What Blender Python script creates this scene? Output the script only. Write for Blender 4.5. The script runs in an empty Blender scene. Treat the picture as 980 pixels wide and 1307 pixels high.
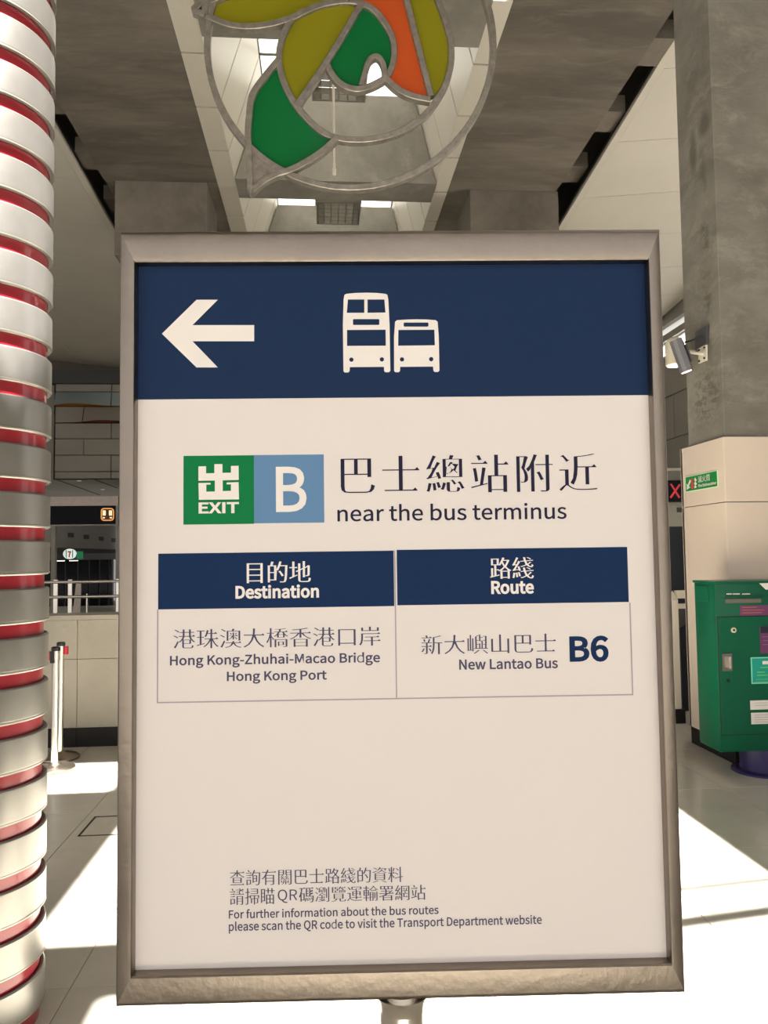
import bpy, bmesh, math, random
from mathutils import Vector, Matrix

# ------------------------------------------------------------------ camera, world, sun, exposure
CAM_H = 1.6
PITCH, YAW, ROLL, FPX = math.radians(3.2), math.radians(4.67), math.radians(-.75), 980.0
fwd = Vector((math.sin(YAW)*math.cos(PITCH), math.cos(YAW)*math.cos(PITCH), math.sin(PITCH)))
_r0 = Vector((math.cos(YAW), -math.sin(YAW), 0)); _u0 = _r0.cross(fwd)
cright = math.cos(ROLL)*_r0 + math.sin(ROLL)*_u0
cup = math.cos(ROLL)*_u0 - math.sin(ROLL)*_r0
CO = Vector((0, 0, CAM_H))
scene = bpy.context.scene
COL = scene.collection
cd = bpy.data.cameras.new('camera'); cam = bpy.data.objects.new('camera', cd); COL.objects.link(cam)
m3 = Matrix((cright, cup, -fwd)).transposed()
cam.matrix_world = Matrix.Translation(CO) @ m3.to_4x4()
cd.sensor_fit = 'VERTICAL'; cd.sensor_height = 24.0; cd.lens = FPX/1307*24.0
cd.clip_start = .05; cd.clip_end = 300
scene.camera = cam
scene.view_settings.view_transform = 'Standard'; scene.view_settings.look = 'None'
scene.view_settings.gamma = 1; scene.view_settings.use_curve_mapping = False
scene.view_settings.exposure = -0.08

world = bpy.data.worlds.new('sky'); scene.world = world; world.use_nodes = True
wn = world.node_tree; wn.nodes.clear()
wo = wn.nodes.new('ShaderNodeOutputWorld'); bg = wn.nodes.new('ShaderNodeBackground')
sk = wn.nodes.new('ShaderNodeTexSky'); sk.sky_type = 'HOSEK_WILKIE'; sk.turbidity = 6; sk.ground_albedo = .5
mixn = wn.nodes.new('ShaderNodeMix'); mixn.data_type = 'RGBA'; mixn.inputs[0].default_value = .75
mixn.inputs[7].default_value = (1.0, .95, .905, 1)          # bright white haze over the sky colour
SUN = Vector((-.30, .36, -1)).normalized()
sk.sun_direction = -SUN
wn.links.new(sk.outputs[0], mixn.inputs[6]); wn.links.new(mixn.outputs[2], bg.inputs[0]); wn.links.new(bg.outputs[0], wo.inputs[0])
bg.inputs[1].default_value = 1.8
sl = bpy.data.lights.new('sun', 'SUN'); sl.energy = 46; sl.angle = math.radians(.6); sl.color = (1, .965, .915)
so = bpy.data.objects.new('sun', sl); COL.objects.link(so); so.location = (0, -4, 12)
so.rotation_euler = SUN.to_track_quat('-Z', 'Y').to_euler()

# ------------------------------------------------------------------ pixel helpers (980x1307 photograph)
def ray(x, y): return fwd + cright*((x-490)/FPX) - cup*((y-653.5)/FPX)
def aty(x, y, Y): d = ray(x, y); return CO + d*(Y/d.y)
def atx(x, y, X): d = ray(x, y); return CO + d*(X/d.x)
def atz(x, y, Z): d = ray(x, y); return CO + d*((Z-CAM_H)/d.z)

# ------------------------------------------------------------------ materials
def nt(name):
    m = bpy.data.materials.new(name); m.use_nodes = True; n = m.node_tree
    return m, n, n.nodes['Principled BSDF']
def srgb(c):
    if isinstance(c, str): c = [int(c[i:i+2], 16)/255 for i in (0, 2, 4)]
    return tuple((v/12.92 if v <= .04045 else ((v+.055)/1.055)**2.4) for v in c) + (1,)
def mat(name, col, rough=.5, metal=0, spec=.5, coat=0, emit=0, var=0, vscale=3, bump=0, bscale=40, stretch=(1, 1, 1), rvar=0):
    m, n, b = nt(name); c = srgb(col)
    b.inputs['Base Color'].default_value = c; b.inputs['Roughness'].default_value = rough
    b.inputs['Metallic'].default_value = metal; b.inputs['Specular IOR Level'].default_value = spec
    b.inputs['Coat Weight'].default_value = coat; b.inputs['Coat Roughness'].default_value = .08
    if emit:
        b.inputs['Emission Color'].default_value = c; b.inputs['Emission Strength'].default_value = emit
    if var or bump or rvar:
        g = n.nodes.new('ShaderNodeNewGeometry'); mp = n.nodes.new('ShaderNodeMapping'); mp.inputs['Scale'].default_value = stretch
        n.links.new(g.outputs['Position'], mp.inputs[0])
    if var or rvar:
        t = n.nodes.new('ShaderNodeTexNoise'); t.inputs['Scale'].default_value = vscale; t.inputs['Detail'].default_value = 6; t.inputs['Roughness'].default_value = .62
        n.links.new(mp.outputs[0], t.inputs['Vector'])
    if var:
        mr = n.nodes.new('ShaderNodeMapRange'); mr.inputs[1].default_value = .3; mr.inputs[2].default_value = .7
        mr.inputs[3].default_value = 1-var; mr.inputs[4].default_value = 1+var
        n.links.new(t.outputs[0], mr.inputs[0])
        mx = n.nodes.new('ShaderNodeVectorMath'); mx.operation = 'SCALE'; mx.inputs[0].default_value = c[:3]
        n.links.new(mr.outputs[0], mx.inputs['Scale']); n.links.new(mx.outputs[0], b.inputs['Base Color'])
    if rvar:
        mr2 = n.nodes.new('ShaderNodeMapRange'); mr2.inputs[3].default_value = max(0, rough-rvar); mr2.inputs[4].default_value = rough+rvar
        n.links.new(t.outputs[0], mr2.inputs[0]); n.links.new(mr2.outputs[0], b.inputs['Roughness'])
    if bump:
        t2 = n.nodes.new('ShaderNodeTexNoise'); t2.inputs['Scale'].default_value = bscale; t2.inputs['Detail'].default_value = 5
        n.links.new(mp.outputs[0], t2.inputs['Vector'])
        bp = n.nodes.new('ShaderNodeBump'); bp.inputs['Strength'].default_value = bump; bp.inputs['Distance'].default_value = .01
        n.links.new(t2.outputs[0], bp.inputs['Height']); n.links.new(bp.outputs[0], b.inputs['Normal'])
    return m
def concrete(name, base, dark, light, scale=1.0, stain=.5, stretch=(1, 1, 1), stains=()):
    m, n, b = nt(name); b.inputs['Roughness'].default_value = .85; b.inputs['Specular IOR Level'].default_value = .25
    g = n.nodes.new('ShaderNodeNewGeometry'); mp = n.nodes.new('ShaderNodeMapping'); mp.inputs['Scale'].default_value = stretch
    n.links.new(g.outputs['Position'], mp.inputs[0])
    def noise(s, d=8, r=.6, dist=0):
        t = n.nodes.new('ShaderNodeTexNoise'); t.inputs['Scale'].default_value = s*scale; t.inputs['Detail'].default_value = d
        t.inputs['Roughness'].default_value = r; t.inputs['Distortion'].default_value = dist; n.links.new(mp.outputs[0], t.inputs['Vector']); return t
    def mix(fac, a, bb):
        x = n.nodes.new('ShaderNodeMix'); x.data_type = 'RGBA'
        n.links.new(fac, x.inputs[0])
        for s, v in ((6, a), (7, bb)):
            if isinstance(v, tuple): x.inputs[s].default_value = v
            else: n.links.new(v, x.inputs[s])
        return x.outputs[2]
    def rng(o, a, bb, c=0, d=1):
        r = n.nodes.new('ShaderNodeMapRange'); r.inputs[1].default_value = a; r.inputs[2].default_value = bb
        r.inputs[3].default_value = c; r.inputs[4].default_value = d; n.links.new(o, r.inputs[0]); return r.outputs[0]
    c1 = mix(rng(noise(.9, 9, .65).outputs[0], .35, .68), srgb(dark), srgb(base))
    c2 = mix(rng(noise(2.7, 10, .7, .5).outputs[0], .5, .72, 0, stain), c1, srgb(light))
    c3 = mix(rng(noise(9, 8, .75).outputs[0], .6, .75, 0, stain*.7), c2, srgb(dark))
    n.links.new(c3, b.inputs['Base Color'])
    for px, py, pz, rx, ry, rz, sc_, th in stains:            # stains with a place and shape of their own
        o_ = n.nodes.new('ShaderNodeVectorMath'); o_.operation = 'SUBTRACT'; n.links.new(g.outputs['Position'], o_.inputs[0]); o_.inputs[1].default_value = (px, py, pz)
        s_ = n.nodes.new('ShaderNodeVectorMath'); s_.operation = 'DIVIDE'; n.links.new(o_.outputs[0], s_.inputs[0]); s_.inputs[1].default_value = (rx, ry, rz)
        l_ = n.nodes.new('ShaderNodeVectorMath'); l_.operation = 'LENGTH'; n.links.new(s_.outputs[0], l_.inputs[0])
        near = rng(l_.outputs['Value'], .45, 1.0, 1, 0)
        sp = rng(noise(sc_, 6, .7).outputs[0], th, th+.08)
        mu = n.nodes.new('ShaderNodeMath'); mu.operation = 'MULTIPLY'; n.links.new(near, mu.inputs[0]); n.links.new(sp, mu.inputs[1])
        m2 = n.nodes.new('ShaderNodeMath'); m2.operation = 'MULTIPLY'; n.links.new(mu.outputs[0], m2.inputs[0]); m2.inputs[1].default_value = .75
        n.links.new(mix(m2.outputs[0], c3, srgb('5d584c')), b.inputs['Base Color']); c3 = b.inputs['Base Color'].links[0].from_socket
    bp = n.nodes.new('ShaderNodeBump'); bp.inputs['Strength'].default_value = .5; bp.inputs['Distance'].default_value = .01
    n.links.new(noise(14, 8, .7).outputs[0], bp.inputs['Height']); n.links.new(bp.outputs[0], b.inputs['Normal'])
    return m
def translucent(name, col, tcol, fac=.6, gloss=.12):
    m, n, b = nt(name); out = n.nodes['Material Output']
    b.inputs['Base Color'].default_value = srgb(col); b.inputs['Roughness'].default_value = gloss
    t = n.nodes.new('ShaderNodeBsdfTranslucent'); t.inputs[0].default_value = srgb(tcol)
    mx = n.nodes.new('ShaderNodeMixShader'); mx.inputs[0].default_value = fac
    n.links.new(b.outputs[0], mx.inputs[1]); n.links.new(t.outputs[0], mx.inputs[2]); n.links.new(mx.outputs[0], out.inputs[0])
    return m
M = dict(
    soffit=concrete('soffit_concrete', '7d756a', '5f5850', '8f877b', .8, .45, (.5, 2, 1)),
    column_concrete=concrete('column_concrete', '928d83', '706b61', 'a6a093', 1.1, .55, (1, 1, 1.8), [(3.08, 5.74, 5.01, .3, .13, .12, 3, .3), (3.08, 5.94, 4.88, .3, .08, .22, 3, .34), (3.08, 5.86, 2.85, .3, .3, .3, 14, .47), (3.08, 5.8, 3.9, .3, .09, 1.2, 2, .5)]),
    cast=concrete('cast_concrete', '928d83', '78736a', 'a29d93', 1.0, .4),
    beam_dark=concrete('beam_concrete', '857d72', '6a635a', '928a7e', 1, .4),
    pale=mat('pale_panel', 'cfc8ba', .35, var=.04, vscale=1.2, rvar=.1),
    ceiling_pale=mat('pale_ceiling_panel', 'cbc4b7', .45, var=.04, vscale=.8),
    joint=mat('dark_joint', '2a2723', .9),
    void=mat('dark_void', '6a645c', .9),
    glazing=translucent('frosted_glazing', 'f5f5f2', 'b6b6b3', .9, .3),
    window_glass=translucent('frosted_window', 'f5f5f2', 'f7f7f5', .85, .3),
    mullion=mat('grey_mullion', '6a6863', .5),
    floor_tile=mat('floor_tile', 'c9c4b6', .16, spec=.5, var=.05, vscale=5, rvar=.06),
    grout=mat('grout', '77736a', .7),
    steel=mat('brushed_steel', '8a8076', .34, metal=1, var=.09, vscale=8, stretch=(1, 1, 1), rvar=.1, bump=.06, bscale=90),
    steel_bright=mat('polished_steel', 'e2dcd2', .26, metal=1),
    steel_sculpt=mat('sculpture_steel', '9c958b', .42, metal=.6, var=.25, vscale=14, bump=.3, bscale=60),
    poster=mat('poster_white', 'dad2ce', .5, spec=.2, var=.008, vscale=2),
    navy=mat('print_navy', '1c2e4d', .6, spec=.08),
    navy2=mat('print_header_navy', '162c50', .6, spec=.08),
    ink=mat('print_dark_ink', '25223a', .45, spec=.1),
    inkgrey=mat('print_grey_ink', '4c4a62', .45, spec=.1),
    white=mat('print_white', 'e3dcd6', .45, spec=.3),
    green=mat('print_green', '07733f', .55, spec=.12),
    blue=mat('print_blue', '5f83a8', .55, spec=.12),
    line=mat('print_line_grey', '9a949a', .45),
    silver=mat('silver_band', '8b8883', .34, metal=.68, var=.03, vscale=20, rvar=.04),
    silver_edge=mat('silver_band_lip', 'a39d93', .35, metal=.8),
    red=mat('red_core', '8e1826', .28, coat=.4),
    olive=translucent('olive_pane', 'b4ae2a', 'c0b926', .55, .25),
    dgreen=translucent('green_pane', '128a48', '149a50', .45, .22),
    orange=translucent('orange_pane', 'e87238', 'f48444', .5, .25),
    cladding=mat('cladding_panel', 'dccbba', .25, var=.025, vscale=2, rvar=.06, coat=.2),
    mailgreen=mat('mailbox_green', '00553a', .3, spec=.3, var=.03, vscale=6, bump=.02, bscale=30),
    purple=mat('purple_paint', '2e2358', .4),
    stk_purple=mat('sticker_purple', '6b3560', .4),
    stk_teal=mat('sticker_teal', '0f9a86', .4),
    stk_line=mat('sticker_line', '7fd8c4', .4),
    stk_lime=mat('sticker_lime', '6fc25a', .4),
    black=mat('black_plastic', '1a191b', .45),
    plinth=mat('dark_plinth', '242221', .7, spec=.2, var=.1, vscale=8),
    darkpanel=mat('dark_navy_panel', '1b1f2c', .35),
    stone=concrete('low_wall_stone', 'a9a295', '9c9587', 'b4ada0', 1.5, .25),
    greywall=mat('grey_wall_panel', 'a09b90', .5, var=.04, vscale=1),
    greydark=mat('charcoal_beam', '4a4a4a', .55),
    sky_teal=mat('pale_blue_board', '93a0a0', .4),
    orange_paint=mat('orange_underside', 'c07a30', .5),
    red_paint=mat('red_underside', '8a2a33', .5),
    signblack=mat('sign_black', '101117', .5, spec=.15),
    glow_warm=mat('lit_train_symbol', 'ffe6b0', .5, emit=1.0),
    glow_orange=mat('lit_orange_outline', 'e09a50', .5, emit=.8),
    glow_dim=mat('dim_downlight', 'cfc8b8', .5, emit=.5),
    glow_maroon=mat('lit_maroon', '5a2020', .5, emit=.25),
    glow_red=mat('lit_red_cross', 'b8303a', .5, emit=.45),
    glow_white=mat('lit_lamp_face', 'fff8ec', .5, emit=2.5),
    logo_white=mat('lit_logo_white', 'dfe8e2', .5, emit=.75),
    logo_green=mat('lit_logo_green', '0f7a4a', .5, emit=.35),
    logo_red=mat('logo_red', 'b02a2a', .5, emit=.3),
    glass=mat('dark_shop_glass', '17181c', .1, spec=.6),
    beige=mat('beige_housing', 'cfc6ae', .45),
    fixture=mat('grey_fixture', '77767a', .4, metal=.3),
    fixture2=mat('dark_grey_fixture', '48474b', .45),
    white_paint=mat('white_paint', 'e8e0d0', .35),
    beltred=mat('belt_red', 'b8243a', .5),
    sign_glow=mat('photoluminescent_border', 'bfe6bb', .5, emit=.05),
    sign_green=mat('sign_green', '0f7f38', .4),
    extred=mat('extinguisher_red', 'c04038', .4),
    lampgrey=mat('lamp_housing', '8d887d', .45, metal=.2),
)

# ------------------------------------------------------------------ object helpers
def empty(name, loc, label, cat, group=None):
    o = bpy.data.objects.new(name, None); COL.objects.link(o); o.location = loc; o.empty_display_size = .1
    o['label'] = label; o['category'] = cat
    if group: o['group'] = group
    return o
def tag(o, label, cat, group=None):
    o['label'] = label; o['category'] = cat
    if group: o['group'] = group
    return o
def wloc(p):
    v = Vector((0, 0, 0))
    while p: v = v + Vector(p.location); p = p.parent
    return v
class MB:
    """collects shapes in world coordinates, then links them as one mesh object"""
    def __init__(s): s.v = []; s.f = []; s.mi = []; s.cur = 0
    def add(s, vs, fs):
        b = len(s.v); s.v += [tuple(v) for v in vs]; s.f += [tuple(b+i for i in f) for f in fs]; s.mi += [s.cur]*len(fs); return s
    def box(s, a, b, bev=0):
        x0, x1 = sorted((a[0], b[0])); y0, y1 = sorted((a[1], b[1])); z0, z1 = sorted((a[2], b[2]))
        if bev:
            bm = bmesh.new(); bmesh.ops.create_cube(bm, size=1)
            for v in bm.verts: v.co = Vector(((x0+x1)/2+v.co.x*(x1-x0), (y0+y1)/2+v.co.y*(y1-y0), (z0+z1)/2+v.co.z*(z1-z0)))
            bmesh.ops.bevel(bm, geom=bm.edges[:], offset=bev, segments=2, affect='EDGES', profile=.6)
            bm.verts.index_update(); s.add([v.co[:] for v in bm.verts], [[v.index for v in f.verts] for f in bm.faces]); bm.free(); return s
        vs = [(x, y, z) for z in (z0, z1) for y in (y0, y1) for x in (x0, x1)]
        return s.add(vs, [(0, 2, 3, 1), (4, 5, 7, 6), (0, 1, 5, 4), (2, 6, 7, 3), (0, 4, 6, 2), (1, 3, 7, 5)])
    def hexa(s, q, q2):
        """two quads (lists of 4 points), joined"""
        return s.add(list(q)+list(q2), [(3, 2, 1, 0), (4, 5, 6, 7), (0, 1, 5, 4), (1, 2, 6, 5), (2, 3, 7, 6), (3, 0, 4, 7)])
    def prism(s, pts, off):
        n = len(pts); off = Vector(off)
        vs = [Vector(p) for p in pts] + [Vector(p)+off for p in pts]
        return s.add(vs, [tuple(range(n))[::-1], tuple(range(n, 2*n))] + [(i, (i+1) % n, n+(i+1) % n, n+i) for i in range(n)])
    def tube(s, pts, r, seg=12, caps=True):
        pts = [Vector(p) for p in pts]; rs = r if isinstance(r, (list, tuple)) else [r]*len(pts); rings = []
        up = None
        for i, p in enumerate(pts):
            t = (pts[min(i+1, len(pts)-1)]-pts[max(i-1, 0)]).normalized()
            if up is None: up = Vector((0, 0, 1)) if abs(t.z) < .9 else Vector((0, 1, 0))
            a = t.cross(up).normalized(); b2 = a.cross(t).normalized(); up = b2
            rings.append([p + rs[i]*(math.cos(2*math.pi*k/seg)*a + math.sin(2*math.pi*k/seg)*b2) for k in range(seg)])
        vs = [v for r_ in rings for v in r_]; fs = []
        for i in range(len(pts)-1):
            for k in range(seg):
                k2 = (k+1) % seg; fs.append((i*seg+k, i*seg+k2, (i+1)*seg+k2, (i+1)*seg+k))
        if caps: fs += [tuple(range(seg))[::-1], tuple(range((len(pts)-1)*seg, len(pts)*seg))]
        return s.add(vs, fs)
    def lathe(s, prof, c, seg=32):
        """profile [(r, z)...] round the vertical through c"""
        vs = [(c[0]+r*math.cos(2*math.pi*k/seg), c[1]+r*math.sin(2*math.pi*k/seg), c[2]+z) for r, z in prof for k in range(seg)]; fs = []
        for i in range(len(prof)-1):
            for k in range(seg):
                k2 = (k+1) % seg; fs.append((i*seg+k, i*seg+k2, (i+1)*seg+k2, (i+1)*seg+k))
        fs += [tuple(range(seg))[::-1], tuple(range((len(prof)-1)*seg, len(prof)*seg))]
        return s.add(vs, fs)
    def strip(s, pts, w, d, closed=False):
        """flat bar following points in the XZ direction, w wide, d deep along +Y"""
        P = [Vector(p) for p in pts]; n = len(P); vs = []
        for i, p in enumerate(P):
            a = P[(i-1) % n] if (closed or i > 0) else p; b2 = P[(i+1) % n] if (closed or i < n-1) else p
            t = (b2-a); nn = Vector((-t.z, 0, t.x)).normalized()*(w/2)
            e = nn*.8; k = min(w, d)*.1
            vs += [p+nn+Vector((0, k, 0)), p+e, p-e, p-nn+Vector((0, k, 0)), p-nn+Vector((0, d, 0)), p+nn+Vector((0, d, 0))]
        fs = []
        for i in range(n if closed else n-1):
            j = (i+1) % n
            for q in range(6): fs.append((i*6+q, i*6+(q+1) % 6, j*6+(q+1) % 6, j*6+q))
        if not closed: fs += [tuple(range(6))[::-1], tuple(range((n-1)*6, n*6))]
        return s.add(vs, fs)
    def build(s, name, m, parent=None, kind=None, smooth=False, label=None):
        off = wloc(parent) if parent else Vector((0, 0, 0))
        me = bpy.data.meshes.new(name); me.from_pydata([tuple(Vector(v)-off) for v in s.v], [], s.f)
        for x in (m if isinstance(m, (list, tuple)) else [m]): me.materials.append(M[x] if isinstance(x, str) else x)
        for p, i in zip(me.polygons, s.mi): p.material_index = i
        bm = bmesh.new(); bm.from_mesh(me); bmesh.ops.recalc_face_normals(bm, faces=bm.faces[:]); bm.to_mesh(me); bm.free()
        if smooth:
            for p in me.polygons: p.use_smooth = True
            me.set_sharp_from_angle(angle=math.radians(35))
        o = bpy.data.objects.new(name, me); COL.objects.link(o)
        if parent: o.parent = parent
        if kind: o['kind'] = kind
        if label: o['label'] = label
        return o
def struct(name, mb, m, parent=None, **k):
    return mb.build(name, m, parent, kind=None if parent else 'structure', **k)
def piece(name, mesh, loc, parent):
    o = bpy.data.objects.new(name, mesh); COL.objects.link(o); o.parent = parent; o.location = Vector(loc)-wloc(parent); return o
def smooth_pts(pts, sub=6, closed=False):
    P = [Vector(p) for p in pts]; n = len(P); out = []
    for i in range(n if closed else n-1):
        g = (lambda k: P[k % n]) if closed else (lambda k: P[max(0, min(n-1, k))])
        p0, p1, p2, p3 = g(i-1), g(i), g(i+1), g(i+2)
        for k in range(sub):
            t = k/sub
            out.append(.5*((2*p1)+(p2-p0)*t+(2*p0-5*p1+4*p2-p3)*t*t+(3*p1-p0-3*p2+p3)*t**3))
    if not closed: out.append(P[-1])
    return out

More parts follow.
